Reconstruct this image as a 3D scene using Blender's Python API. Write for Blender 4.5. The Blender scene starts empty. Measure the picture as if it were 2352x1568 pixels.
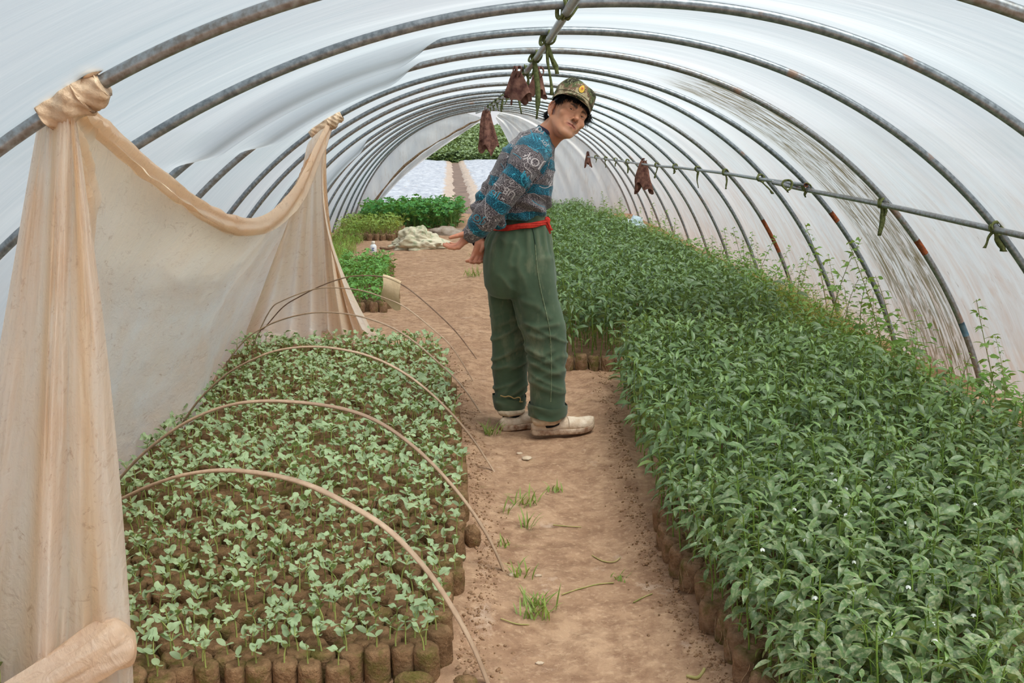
# Polytunnel nursery with a farmer on the path. Everything is built here from mesh code.
import bpy, math, random
import numpy as np
from mathutils import Vector
from mathutils.bvhtree import BVHTree

SC = bpy.context.scene
COL = SC.collection
PI = math.pi
rng = np.random.default_rng(7)

# ------------------------------------------------------------------ camera model (world: x right, y along the tunnel, z up)
YAW, PITCH, ROLL, FPX = .0398, .2072, .0061, 2287.0
CAMZ = 1.35
def _basis():
    cy, sy = math.cos(YAW), math.sin(YAW); cp, sp = math.cos(PITCH), math.sin(PITCH); cr, sr = math.cos(ROLL), math.sin(ROLL)
    r = np.array([cy, -sy, 0.]); fw = np.array([sy, cy, 0.]); u = np.array([0, 0, 1.])
    dep = cp*fw - sp*u; up = sp*fw + cp*u
    return cr*r - sr*up, sr*r + cr*up, dep
CR, CU, CD = _basis()
CO = np.array([0, 0, CAMZ])
def ray(px, py): return CD + (px-1176)/FPX*CR - (py-784)/FPX*CU
def atz(px, py, z=0.):
    d = ray(px, py); return CO + d*((z-CO[2])/d[2])
def aty(px, py, y):
    d = ray(px, py); return CO + d*(y/d[1])
def atplane(px, py, p, n):
    d = ray(px, py); return CO + d*(np.dot(np.asarray(p)-CO, n)/np.dot(d, n))
def topx(p):
    q = np.asarray(p) - CO; dd = q@CD
    return 1176 + FPX*(q@CR)/dd, 784 - FPX*(q@CU)/dd

# ------------------------------------------------------------------ noise
def _hash(ix, iy, iz, seed):
    h = (ix.astype(np.int64)*374761393 + iy.astype(np.int64)*668265263 + iz.astype(np.int64)*2147483647 + seed*1274126177) & 0xffffffff
    h = ((h ^ (h >> 13))*1274126177) & 0xffffffff
    h = (h ^ (h >> 16)) & 0xffffffff
    return h/4294967295.0*2-1
def vnoise(p, seed=0):
    p = np.asarray(p, float); i = np.floor(p); f = p-i; f = f*f*f*(f*(f*6-15)+10)
    i = i.astype(np.int64); x, y, z = i[..., 0], i[..., 1], i[..., 2]; r = 0
    for dx in (0, 1):
        wx = f[..., 0] if dx else 1-f[..., 0]
        for dy in (0, 1):
            wy = f[..., 1] if dy else 1-f[..., 1]
            for dz in (0, 1):
                wz = f[..., 2] if dz else 1-f[..., 2]
                r = r + wx*wy*wz*_hash(x+dx, y+dy, z+dz, seed)
    return r
def fbm(p, oct=4, seed=0, gain=.5):
    p = np.asarray(p, float); a = 1; r = 0
    for k in range(oct):
        r = r + a*vnoise(p*(2**k)+k*17.3, seed+k); a *= gain
    return r
def sm(a, b, x):
    t = np.clip((np.asarray(x, float)-a)/(b-a), 0, 1); return t*t*(3-2*t)

# ------------------------------------------------------------------ mesh collecting
class MB:
    """collects verts / faces / per-vertex colour / per-face material index and links them as ONE object"""
    def __init__(s): s.v = []; s.f = []; s.c = []; s.m = []; s.n = 0
    def add(s, v, f, col=None, mi=0):
        v = np.asarray(v, float).reshape(-1, 3); k = len(v)
        s.v.append(v)
        for fc in f: s.f.append(tuple(int(i)+s.n for i in fc))
        s.m += [mi]*len(f)
        c = np.ones((k, 4))
        if col is not None:
            col = np.asarray(col, float)
            c[:, :col.shape[-1]] = col
        s.c.append(c); s.n += k
        return s
    def mesh(s, name, mats, smooth=True):
        me = bpy.data.meshes.new(name)
        v = np.concatenate(s.v) if s.v else np.zeros((0, 3))
        me.from_pydata(v.tolist(), [], s.f)
        for m in (mats if isinstance(mats, (list, tuple)) else [mats]): me.materials.append(m)
        if s.f:
            me.polygons.foreach_set('material_index', s.m)
            me.polygons.foreach_set('use_smooth', [smooth]*len(s.f))
            a = me.color_attributes.new('Col', 'FLOAT_COLOR', 'POINT')
            a.data.foreach_set('color', np.concatenate(s.c).ravel())
        me.update()
        return me
    def build(s, name, mats, parent=None, smooth=True):
        return link(name, s.mesh(name, mats, smooth), parent)
def fastmesh(name, v, faces4, cols, mats, mi=None, smooth=True):
    """big quad meshes straight from numpy arrays"""
    me = bpy.data.meshes.new(name)
    v = np.asarray(v, np.float32); q = np.asarray(faces4, np.int32)
    me.vertices.add(len(v)); me.vertices.foreach_set('co', v.ravel())
    me.loops.add(q.size); me.loops.foreach_set('vertex_index', q.ravel())
    me.polygons.add(len(q)); me.polygons.foreach_set('loop_start', np.arange(0, q.size, q.shape[1], dtype=np.int32))
    for m in mats: me.materials.append(m)
    if mi is not None: me.polygons.foreach_set('material_index', np.asarray(mi, np.int32))
    me.update(calc_edges=True); me.validate()
    me.polygons.foreach_set('use_smooth', np.full(len(me.polygons), smooth))
    if cols is not None:
        a = me.color_attributes.new('Col', 'FLOAT_COLOR', 'POINT'); a.data.foreach_set('color', np.asarray(cols, np.float32).ravel())
    return me
def link(name, data, parent=None):
    o = bpy.data.objects.new(name, data); COL.objects.link(o)
    if parent is not None: o.parent = parent
    return o
def tag(o, label=None, cat=None, group=None, kind=None):
    if label: o['label'] = label
    if cat: o['category'] = cat
    if group: o['group'] = group
    if kind: o['kind'] = kind
    return o
def thing(name, label, cat, loc=(0, 0, 0), rz=0, group=None):
    o = bpy.data.objects.new(name, None); COL.objects.link(o)
    o.location = loc; o.rotation_euler = (0, 0, rz); o.empty_display_size = .05
    return tag(o, label, cat, group)
def copy_tree(o, parent=None):
    c = o.copy(); COL.objects.link(c)
    if parent is not None: c.parent = parent
    for ch in list(o.children): copy_tree(ch, c)
    return c
def grid_faces(nu, nv, wu=False, wv=False):
    f = []
    for i in range(nu if wu else nu-1):
        for j in range(nv if wv else nv-1):
            i2 = (i+1) % nu; j2 = (j+1) % nv
            f.append((i*nv+j, i2*nv+j, i2*nv+j2, i*nv+j2))
    return f
def frames(P, up=None):
    P = np.asarray(P, float); T = np.gradient(P, axis=0); T /= np.linalg.norm(T, axis=1)[:, None]+1e-12
    n = np.array(up if up is not None else ([0, 0, 1.] if abs(T[0][2]) < .9 else [1., 0, 0]))
    N = []
    for t in T:
        n = n - t*(n@t); n = n/(np.linalg.norm(n)+1e-12); N.append(n)
    N = np.array(N); return T, N, np.cross(T, N)
def tube(P, R, n=8, cap=True, up=None, sq=None):
    """swept tube; sq=(a,b) scales the section along normal/binormal"""
    P = np.asarray(P, float); R = np.broadcast_to(np.asarray(R, float), (len(P),))
    T, N, B = frames(P, up); a = np.arange(n)/n*2*PI
    sa, sb = sq if sq else (1, 1)
    V = P[:, None]+R[:, None, None]*(np.cos(a)[None, :, None]*sa*N[:, None]+np.sin(a)[None, :, None]*sb*B[:, None])
    V = V.reshape(-1, 3); F = grid_faces(len(P), n, False, True)
    if cap:
        F.append(tuple(range(n))[::-1]); F.append(tuple((len(P)-1)*n+i for i in range(n)))
    return V, F
def spline(pts, n):
    """Catmull-Rom through points, n samples by chord length"""
    P = np.asarray(pts, float); d = np.r_[0, np.cumsum(np.linalg.norm(np.diff(P, axis=0), axis=1)**.5)]
    P2 = np.vstack([2*P[0]-P[1], P, 2*P[-1]-P[-2]]); t = np.linspace(0, len(P)-1, n)
    i = np.minimum(t.astype(int), len(P)-2); u = (t-i)[:, None]
    a, b, c, e = P2[i], P2[i+1], P2[i+2], P2[i+3]
    return .5*((2*b)+(-a+c)*u+(2*a-5*b+4*c-e)*u*u+(-a+3*b-3*c+e)*u**3)
def blob(c, r, seed=0, n=10, amp=.15, fr=3.0, squash=1.0):
    th = np.linspace(0, PI, n); ph = np.arange(2*n)/(2*n)*2*PI
    D = np.stack([np.sin(th)[:, None]*np.cos(ph), np.sin(th)[:, None]*np.sin(ph), np.cos(th)[:, None]+0*ph], -1)
    k = 1+amp*fbm(D*fr+seed*7.1, 3, seed)
    V = D*k[..., None]*np.asarray(r); V[..., 2] *= squash
    return V.reshape(-1, 3)+np.asarray(c), grid_faces(n, 2*n, False, True)
def rotm(axis, a):
    x, y, z = np.asarray(axis, float)/np.linalg.norm(axis); c, s = math.cos(a), math.sin(a); C = 1-c
    return np.array([[c+x*x*C, x*y*C-z*s, x*z*C+y*s], [y*x*C+z*s, c+y*y*C, y*z*C-x*s], [z*x*C-y*s, z*y*C+x*s, c+z*z*C]])

# ------------------------------------------------------------------ materials
def lin(r, g, b, k=1.0):
    f = lambda c: (c/255/12.92 if c/255 <= .04045 else ((c/255+.055)/1.055)**2.4)*k
    return (f(r), f(g), f(b), 1)
class NT:
    """tiny node-tree helper"""
    def __init__(s, name):
        s.mat = bpy.data.materials.new(name); s.mat.use_nodes = True; s.t = s.mat.node_tree; s.t.nodes.clear()
        s.out = s.t.nodes.new('ShaderNodeOutputMaterial')
    def n(s, typ, **kw):
        x = s.t.nodes.new('ShaderNode'+typ)
        for k, v in kw.items():
            if k in x.inputs: s.set(x.inputs[k], v)
            else: setattr(x, k, v)
        return x
    def set(s, inp, v):
        if isinstance(v, bpy.types.NodeSocket): s.t.links.new(v, inp)
        elif isinstance(v, bpy.types.Node): s.t.links.new(v.outputs[0], inp)
        else: inp.default_value = v
    def pos(s): return s.n('NewGeometry').outputs['Position']
    def obj(s): return s.n('TexCoord').outputs['Object']
    def attr(s, name='Col'): return s.n('Attribute', attribute_name=name)
    def map(s, vec, scale=(1, 1, 1), rot=(0, 0, 0), loc=(0, 0, 0)):
        m = s.n('Mapping'); s.set(m.inputs['Vector'], vec); m.inputs['Scale'].default_value = scale; m.inputs['Rotation'].default_value = rot; m.inputs['Location'].default_value = loc
        return m.outputs[0]
    def noise(s, vec, scale=5, detail=4, rough=.55, dist=0):
        x = s.n('TexNoise', Scale=scale, Detail=detail, Roughness=rough, Distortion=dist); s.set(x.inputs['Vector'], vec); return x.outputs['Fac']
    def ramp(s, fac, stops, interp='LINEAR'):
        r = s.n('ValToRGB'); s.set(r.inputs['Fac'], fac); e = r.color_ramp; e.interpolation = interp
        while len(e.elements) < len(stops): e.elements.new(.5)
        for q, (p, c) in zip(e.elements, stops):
            q.position = p; q.color = c if isinstance(c, (tuple, list)) else (c, c, c, 1)
        return r.outputs['Color']
    def mix(s, fac, a, b, mode='MIX'):
        m = s.n('MixRGB', blend_type=mode); s.set(m.inputs['Fac'], fac); s.set(m.inputs['Color1'], a); s.set(m.inputs['Color2'], b); return m.outputs[0]
    def math(s, op, a, b=0.0):
        m = s.n('Math', operation=op); s.set(m.inputs[0], a); s.set(m.inputs[1], b); return m.outputs[0]
    def bump(s, h, strength=.3, dist=.01):
        b = s.n('Bump'); s.set(b.inputs['Height'], h); b.inputs['Strength'].default_value = strength; b.inputs['Distance'].default_value = dist; return b.outputs[0]
    def bsdf(s, color, rough=.7, spec=.3, normal=None, **kw):
        b = s.n('BsdfPrincipled'); s.set(b.inputs['Base Color'], color); s.set(b.inputs['Roughness'], rough); s.set(b.inputs['Specular IOR Level'], spec)
        if normal is not None: s.set(b.inputs['Normal'], normal)
        for k, v in kw.items(): s.set(b.inputs[k.replace('_', ' ')], v)
        return b.outputs[0]
    def mixsh(s, fac, a, b):
        m = s.n('MixShader'); s.set(m.inputs[0], fac); s.t.links.new(a, m.inputs[1]); s.t.links.new(b, m.inputs[2]); return m.outputs[0]
    def done(s, sh): s.t.links.new(sh, s.out.inputs['Surface']); return s.mat
def simple(name, c1, c2=None, scale=20, rough=.7, spec=.3, bump=0, bscale=None, coords='pos', metallic=0.0):
    t = NT(name); v = t.pos() if coords == 'pos' else t.obj()
    c = c1
    if c2 is not None: c = t.mix(t.ramp(t.noise(v, scale), [(.35, 0.0), (.65, 1.0)]), c1, c2)
    nr = t.bump(t.noise(v, bscale or scale*3, 3), bump, .01) if bump else None
    return t.done(t.bsdf(c, rough, spec, nr, Metallic=metallic))
def leafmat(name, top, top2, under, rough=.5, transl=.25, vscale=9.0, spec=.35, useattr=True, dust=False):
    """leaf: two-sided colour, slow variation over the bed, tint from the per-vertex colour"""
    t = NT(name); g = t.n('NewGeometry')
    nz = t.ramp(t.noise(g.outputs['Position'], vscale, 3), [(.3, 0.0), (.7, 1.0)])
    c = t.mix(nz, top, top2)
    c = t.mix(t.math('MULTIPLY', g.outputs['Backfacing'], .75), c, under)
    if useattr: c = t.mix(1.0, c, t.attr().outputs['Color'], 'MULTIPLY')
    if dust:   # dried spray and thrips marks, worst on the plants nearest the tunnel mouth
        sp = t.n('SeparateXYZ'); t.set(sp.inputs[0], g.outputs['Position']); m = t.n('MapRange'); t.set(m.inputs['Value'], sp.outputs[1]); m.inputs['From Min'].default_value = 3.4; m.inputs['From Max'].default_value = 1.9
        d = t.math('MULTIPLY', t.ramp(t.noise(g.outputs['Position'], 95, 4, .65), [(.46, 0.0), (.62, 1.0)]), t.math('ADD', t.math('MULTIPLY', m.outputs[0], .42), .10)); c = t.mix(d, c, lin(190, 186, 150))
    a = t.bsdf(c, rough, spec)
    tr = t.n('BsdfTranslucent'); t.set(tr.inputs['Color'], t.mix(1.0, c, (1.25, 1.3, .6, 1), 'MULTIPLY'))
    return t.done(t.mixsh(transl, a, tr.outputs[0]))
SKY_STRENGTH = .86; SUN_ENERGY = 6.6; EXPOSURE = 0.0
# ================================================================== CAMERA, SKY, SUN
cam = bpy.data.cameras.new('camera'); camo = bpy.data.objects.new('camera', cam); COL.objects.link(camo)
cam.sensor_fit = 'HORIZONTAL'; cam.sensor_width = 36.0; cam.lens = 36.0*FPX/2352; cam.clip_end = 400
from mathutils import Matrix
camo.matrix_world = Matrix(((CR[0], CU[0], -CD[0], 0), (CR[1], CU[1], -CD[1], 0), (CR[2], CU[2], -CD[2], CAMZ), (0, 0, 0, 1)))
SC.camera = camo
w = bpy.data.worlds.new('sky'); SC.world = w; w.use_nodes = True; nt = w.node_tree; nt.nodes.clear()
def wn(t, **k):
    x = nt.nodes.new('ShaderNode'+t)
    for a, b in k.items(): setattr(x, a, b)
    return x
tc = wn('TexCoord'); sp_ = wn('SeparateXYZ'); nt.links.new(tc.outputs['Generated'], sp_.inputs[0])
rp_ = wn('ValToRGB'); nt.links.new(sp_.outputs[2], rp_.inputs[0])
e = rp_.color_ramp; e.elements[0].position = 0.0; e.elements[0].color = (.90, .91, .93, 1); e.elements[1].position = .6; e.elements[1].color = (.80, .88, .97, 1)
bg = wn('Background'); nt.links.new(rp_.outputs[0], bg.inputs[0]); bg.inputs[1].default_value = SKY_STRENGTH
wo = wn('OutputWorld'); nt.links.new(bg.outputs[0], wo.inputs[0])
sun = bpy.data.lights.new('sun', 'SUN'); sun.energy = SUN_ENERGY; sun.angle = math.radians(38); sun.color = (1, .95, .86)
so = bpy.data.objects.new('sun', sun); COL.objects.link(so); so.rotation_euler = Vector((.35, .15, -1)).to_track_quat('-Z', 'Y').to_euler(); so.rotation_euler = Vector((-.35, .25, -1)).to_track_quat('-Z', 'Y').to_euler()
SC.view_settings.view_transform = 'Standard'; SC.view_settings.look = 'None'; SC.view_settings.gamma = 1; SC.view_settings.exposure = EXPOSURE; SC.view_settings.use_curve_mapping = False
SC.cycles.max_bounces = 8; SC.cycles.diffuse_bounces = 5; SC.cycles.glossy_bounces = 2; SC.cycles.transmission_bounces = 4; SC.cycles.transparent_max_bounces = 8
SC.cycles.use_denoising = True; SC.cycles.adaptive_threshold = .02
SC.cycles.caustics_reflective = False; SC.cycles.caustics_refractive = True
SC.cycles.sample_clamp_indirect = 6
# ================================================================== TUNNEL PROFILE
TCX, TA, TB, TZ0, TE = .3678, 2.4461, 2.6679, -.945, 2/2.0863
HY = [2.161, 3.027, 3.984, 4.969, 6.072, 7.032, 8.069, 9.208, 10.2, 11.17, 12.12, 13.07, 14.02, 14.95, 15.85, 16.7]
HQ = {0: (-.0, .003, .005, .003, -.002), 1: (.012, -.022, .032, -.028, .015), 2: (.007, -.004, .003, -.002, .003), 3: (.009, -.013, .003, -.002, .004),
      4: (-.004, -.002, -.007, .007, .003), 5: (.01, .001, -.006, -.008, .002), 6: (-.002, -.001, -.001, .001, -.001), 7: (.001, .007, .018, .002, .003)}
YEND = 16.75
def hoopq(k):
    if k in HQ: return HQ[k]
    s = .004*(k % 3-1); return (-.008-.012*(k-7)/8, s, .004, -s*.5, 0)
def hprof(t, q=(0,)*5, off=0.0):
    """profile of the tunnel: t=0 right foot side, pi left; off pushes outwards"""
    t = np.asarray(t, float); ct, st = np.cos(t), np.sin(t)
    X = TCX+TA*np.sign(ct)*np.abs(ct)**TE; Z = TZ0+TB*np.abs(st)**TE
    w = sum(q[n]*np.sin((n+1)*t) for n in range(5))+off
    return X+ct*w, Z+st*w
T0 = math.asin(((-.03-TZ0)/TB)**(1/TE))          # where the profile meets the ground
def filmq(y):
    ks = np.arange(len(HY)); Q = np.array([hoopq(k) for k in ks])
    return np.array([np.interp(y, HY, Q[:, n]) for n in range(5)])

# ------------------------------------------------------------------ film
def film_material():
    t = NT('greenhouse_film'); at = t.attr('UVS').outputs['Vector']          # x arc length, y along, z unused
    streak = t.noise(t.map(at, (1.1, 17, 1)), 1.6, 5, .6)
    streak2 = t.noise(t.map(at, (.8, 5, 1), loc=(3, 7, 0)), 1.2, 4, .6, .6)
    big = t.noise(t.map(at, (.5, .5, 1)), 1.3, 3)
    c = t.mix(t.ramp(streak, [(.3, 0.0), (.72, 1.0)]), lin(204, 218, 226), lin(220, 230, 236))
    c = t.mix(t.ramp(big, [(.4, 0.0), (.7, .5)]), c, lin(222, 222, 228))
    # dirt: worked into the lowest metre of the right wall, stronger in one algae-stained bay
    sep = t.n('SeparateXYZ'); t.set(sep.inputs[0], at)
    arc, yy = sep.outputs[0], sep.outputs[1]
    low = t.ramp(arc, [(0.0, 1.0), (.9/7, .6), (1.9/7, 0.0)]) if False else t.math('SMOOTH_MIN', 1.0, 1.0)
    m = t.n('MapRange', interpolation_type='SMOOTHSTEP'); t.set(m.inputs['Value'], arc); m.inputs['From Min'].default_value = 2.1; m.inputs['From Max'].default_value = .1
    lowr = m.outputs[0]
    m2 = t.n('MapRange', interpolation_type='SMOOTHSTEP'); t.set(m2.inputs['Value'], arc); m2.inputs['From Min'].default_value = 4.6; m2.inputs['From Max'].default_value = 6.6
    lowl = t.math('MULTIPLY', m2.outputs[0], .35)
    lows = t.math('ADD', lowr, lowl)
    dn = t.ramp(t.noise(t.map(at, (1.6, 5.5, 1), loc=(1, 2, 0)), 2.2, 6, .65, .8), [(.42, 0.0), (.68, 1.0)])
    c = t.mix(t.math('MULTIPLY', t.math('MULTIPLY', lows, dn), .65), c, lin(188, 150, 122))
    c = t.mix(t.math('MULTIPLY', lowr, .3), c, lin(226, 214, 208))
    # algae bay between the fourth and fifth hoop
    a1 = t.n('MapRange', interpolation_type='SMOOTHSTEP'); t.set(a1.inputs['Value'], yy); a1.inputs['From Min'].default_value = 5.0; a1.inputs['From Max'].default_value = 5.12
    a2 = t.n('MapRange', interpolation_type='SMOOTHSTEP'); t.set(a2.inputs['Value'], yy); a2.inputs['From Min'].default_value = 6.0; a2.inputs['From Max'].default_value = 5.75
    a3 = t.n('MapRange', interpolation_type='SMOOTHSTEP'); t.set(a3.inputs['Value'], arc); a3.inputs['From Min'].default_value = 2.5; a3.inputs['From Max'].default_value = 2.2
    bay = t.math('MULTIPLY', t.math('MULTIPLY', a1.outputs[0], a2.outputs[0]), a3.outputs[0])
    al = t.ramp(t.noise(t.map(at, (2.0, 15, 1), loc=(0, 3, 0)), 1.7, 7, .7, 1.6), [(.45, 0.0), (.54, .75), (.68, 1.0)])
    c = t.mix(t.math('MULTIPLY', bay, al), c, lin(104, 92, 44))
    sp = t.ramp(t.noise(t.map(at, (5, 24, 1), loc=(4, 1, 0)), 2.5, 3, .5, .7), [(.66, 0.0), (.72, 1.0)])
    c = t.mix(t.math('MULTIPLY', t.math('MULTIPLY', sp, lowr), .55), c, lin(104, 74, 50))
    bmp = t.bump(t.math('ADD', streak2, t.math('MULTIPLY', streak, .25)), .18, .02)
    tr = t.n('BsdfTranslucent'); t.set(tr.inputs['Color'], t.mix(1.0, c, (.40, .40, .40, 1), 'MULTIPLY')); t.set(tr.inputs['Normal'], bmp)
    df = t.bsdf(t.mix(1.0, c, (.5, .5, .5, 1), 'MULTIPLY'), .35, .35, bmp)
    tp = t.n('BsdfTransparent'); tp.inputs['Color'].default_value = (.95, .97, 1, 1)
    # haze: light goes through scattered forwards, so the outside only shows as a blur
    rf = t.n('BsdfRefraction', distribution='GGX'); rf.inputs['IOR'].default_value = 1.3; rf.inputs['Roughness'].default_value = .62; t.set(rf.inputs['Color'], t.mix(.95, (1, 1, 1, 1), c)); t.set(rf.inputs['Normal'], bmp)
    sh = t.mixsh(.30, tr.outputs[0], df)
    sh = t.mixsh(t.math('SUBTRACT', .55, t.math('MULTIPLY', t.math('ADD', lowr, bay), .12)), sh, rf.outputs[0])
    sh = t.mixsh(.03, sh, tp.outputs[0])
    return t.done(sh)
M_FILM = film_material()

def build_film():
    ys = np.unique(np.r_[np.linspace(-.7, 1.6, 10), np.linspace(1.6, 9.3, 150), np.linspace(9.3, YEND, 90)])
    th = np.linspace(T0, PI-T0, 220)
    arc = None; V = []; UV = []
    for y in ys:
        q = filmq(y)
        near = np.min(np.abs(np.array(HY)-y)); sag = .02*sm(0, .4, near)
        off = .0185-sag*.55+.010*vnoise(np.stack([th*3.0, 0*th+y*2.1, 0*th], -1), 3)*sm(.03, .3, near)
        # slack folds that hang over the third and fourth hoops, high on the left side
        for (yc, a, b) in ((HY[2], 1.80, 2.17), (HY[3], 1.85, 2.15), (HY[8], 2.2, 2.5)):
            off = off-.075*np.exp(-((y-yc)/.16)**2)*sm(a-.06, a+.03, th)*(1-sm(b-.03, b+.06, th))
        x, z = hprof(th, q, off)
        a = np.r_[0, np.cumsum(np.hypot(np.diff(x), np.diff(z)))]
        V.append(np.stack([x, 0*x+y, z], 1)); UV.append(np.stack([a, 0*a+y, 0*a], 1))
    V = np.concatenate(V); UV = np.concatenate(UV)
    F = np.array(grid_faces(len(ys), len(th)))[:, ::-1]
    me = fastmesh('tunnel_film', V, F, None, [M_FILM])
    at = me.attributes.new('UVS', 'FLOAT_VECTOR', 'POINT'); at.data.foreach_set('vector', UV.astype(np.float32).ravel())
    o = link('tunnel_film', me); tag(o, 'milky translucent plastic film stretched over the pipe hoops', 'plastic film', kind='structure')
build_film()

# ------------------------------------------------------------------ steel pipes
def pipe_material(name, base, rust=.5, bright=lin(158, 163, 166)):
    t = NT(name); v = t.pos()
    g = t.mix(t.ramp(t.noise(v, 60, 3), [(.35, 0.0), (.7, 1.0)]), base, bright)
    oi = t.n('ObjectInfo').outputs['Random']
    vr = t.n('VectorMath', operation='ADD'); t.set(vr.inputs[0], t.map(v, (3.4, 3.4, 3.4)))
    cb = t.n('CombineXYZ'); t.set(cb.inputs[0], t.math('MULTIPLY', oi, 37.0)); t.set(vr.inputs[1], cb.outputs[0])
    r = t.ramp(t.noise(vr.outputs[0], 1.5, 5, .6), [(.68-.08*rust, 0.0), (.74-.08*rust, 1.0)])
    c = t.mix(t.math('MULTIPLY', r, .8), g, lin(132, 96, 70))
    return t.done(t.bsdf(c, .30, .6, t.bump(t.noise(v, 140, 2), .1, .002), Metallic=t.math('MULTIPLY', t.math('SUBTRACT', 1.0, r), .6)))
M_PIPE = pipe_material('galvanised_pipe', lin(112, 117, 120), .3)
M_PIPE2 = pipe_material('worn_pipe', lin(122, 116, 110), .6)
M_RUST = simple('rust', lin(150, 78, 42), lin(98, 58, 38), 60, .85, .2, .3)
M_BLUEP = simple('blue_paint', lin(60, 98, 120), lin(96, 118, 128), 50, .6, .3)
hoops = []
ORD = ['first', 'second', 'third', 'fourth', 'fifth', 'sixth', 'seventh', 'eighth', 'ninth', 'tenth', 'eleventh', 'twelfth', 'thirteenth', 'fourteenth', 'fifteenth', 'last']
HLAB = ['thick grey steel hoop nearest the camera with the tan sheet knotted round it', 'bright grey steel hoop second from the camera, crossing the top edge of the photo',
        'grey steel hoop third from the camera, right foot leaving the frame at the purlin tie', 'rust-patched grey hoop with the blue-painted right foot, fourth from the camera',
        'grey hoop fifth from the camera holding the far knot of the tan sheet', 'thin grey hoop sixth from the camera, just beyond the far knot of the sheet',
        'hoop with a long orange rust stretch on its lower right leg, seventh from the camera', 'pale shiny hoop eighth from the camera, passing just behind the cap']
hoop_centre = {}
for k, y in enumerate(HY):
    th = np.linspace(T0-.02, PI-T0+.02, 140); q = hoopq(k)
    x, z = hprof(th, q)
    r = .0155 if k < 8 else .014
    P = np.stack([x, 0*x+y+.006*np.sin(th*2+k), z], 1); hoop_centre[k] = P
    lab = HLAB[k] if k < 8 else '%s grey steel hoop counted from the camera, in the far half of the tunnel' % ORD[k]
    h = thing('steel_hoop', lab, 'steel hoop', (P[0][0], y, 0), 0, 'pipe hoops of the tunnel')
    P = P-np.array([P[0][0], y, 0])
    V, F = tube(P, r, 14); mb = MB().add(V, F); mb.build('hoop_pipe', M_PIPE if k % 3 else M_PIPE2, h)
    def band(a, b, mat, nm, lab2):
        i = (th > a) & (th < b); n = max(4, i.sum()); xx, zz = hprof(np.linspace(a, b, n), q)
        V, F = tube(np.stack([xx-hoop_centre[k][0][0], 0*xx+.006*np.sin(np.linspace(a, b, n)*2+k), zz], 1), r*1.03, 14)
        o = MB().add(V, F).build(nm, mat, h); tag(o, lab2)
    if k == 3: band(.47, .50, M_BLUEP, 'paint_patch', 'flaking blue paint near the foot'); band(.665, .70, M_RUST, 'rust_patch', 'orange rust patch')
    if k == 6: band(.50, .62, M_RUST, 'rust_patch', 'orange rust along the lower leg')
    if k == 4: band(.70, .73, M_RUST, 'rust_patch', 'orange rust patch')

# ridge and side pipes, tied inside the hoops at these image points
RID = {1: (1302, 22), 2: (1257, 80), 3: (1227, 125), 4: (1207, 163), 5: (1195, 180), 6: (1182, 200), 7: (1166, 216), 8: (1150, 232), 9: (1139, 244), 10: (1131, 253), 11: (1124, 260), 12: (1119, 265)}
ridge = [aty(*p, HY[k]) for k, p in RID.items()]
rp = np.array(ridge); fx = np.polyfit(rp[:, 1], rp[:, 0], 2); fz = np.polyfit(rp[:, 1], rp[:, 2], 2)
def ridge_at(y):
    x = np.polyval(fx, y); 
    k = np.argmin(np.abs(np.array(HY)-y)); P = hoop_centre[k]; i = np.argmin(np.abs(P[:, 0]-x))
    return np.array([x, y, P[i, 2]-.030])
def pipe(name, pts, r, mat, label, n=60):
    P = spline(pts, n); V, F = tube(P, r, 14, cap=True)
    o = MB().add(V, F).build(name, mat); return tag(o, label, 'pipe')
ridge_pts = [ridge_at(y) for y in [HY[0]-.6]+HY]
ridge_pts = np.array(ridge_pts); ridge_pts[:, 2] = np.polyval(np.polyfit(ridge_pts[:, 1], ridge_pts[:, 2], 3), ridge_pts[:, 1])-.004
pipe('ridge_pipe', ridge_pts, .0135, M_PIPE2, 'long grey ridge pipe tied under the tops of all the hoops')
PUR = {2: (2285, 527), 3: (2027, 470), 4: (1850, 432), 5: (1745, 411), 6: (1665, 398), 7: (1601, 390), 8: (1549, 384), 9: (1508, 381), 10: (1470, 376), 11: (1440, 372), 12: (1413, 368), 13: (1390, 365), 14: (1368, 362), 15: (1350, 360)}
pur = {k: aty(*p, HY[k]-.02) for k, p in PUR.items()}
p2, p3 = pur[2], pur[3]
near_pts = [p2+(p2-p3)*1.3, p2, p3, pur[4]+np.array([0.012, 0, -.012]), aty(1776, 419, HY[4]+.45)]
pipe('side_pipe', near_pts, .0135, M_PIPE2, 'nearer grey side pipe along the right wall, running out of the frame')
far_pts = [aty(1851, 425, HY[4]-.06)]+[pur[k] for k in range(5, 16)]
fp = pipe('side_pipe', far_pts, .0125, M_PIPE, 'farther blue-grey side pipe on the right wall, lapped over the nearer one')
# open end of the lapped pipe with its rusty bore
e0 = far_pts[0]; dirv = (far_pts[0]-far_pts[1]); dirv /= np.linalg.norm(dirv)
V, F = tube([e0-dirv*.004, e0+dirv*.004], .0128, 14); b = MB().add(V, F)
V, F = tube([e0+dirv*.0042, e0+dirv*.0046], .008, 12); b2 = MB().add(V, F, (.05, .03, .02))
o = b.build('pipe_rim', M_RUST, fp); tag(o, 'rusty cut end of the pipe')
o = b2.build('pipe_bore', simple('dark_bore', lin(34, 24, 20)), fp)

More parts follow.
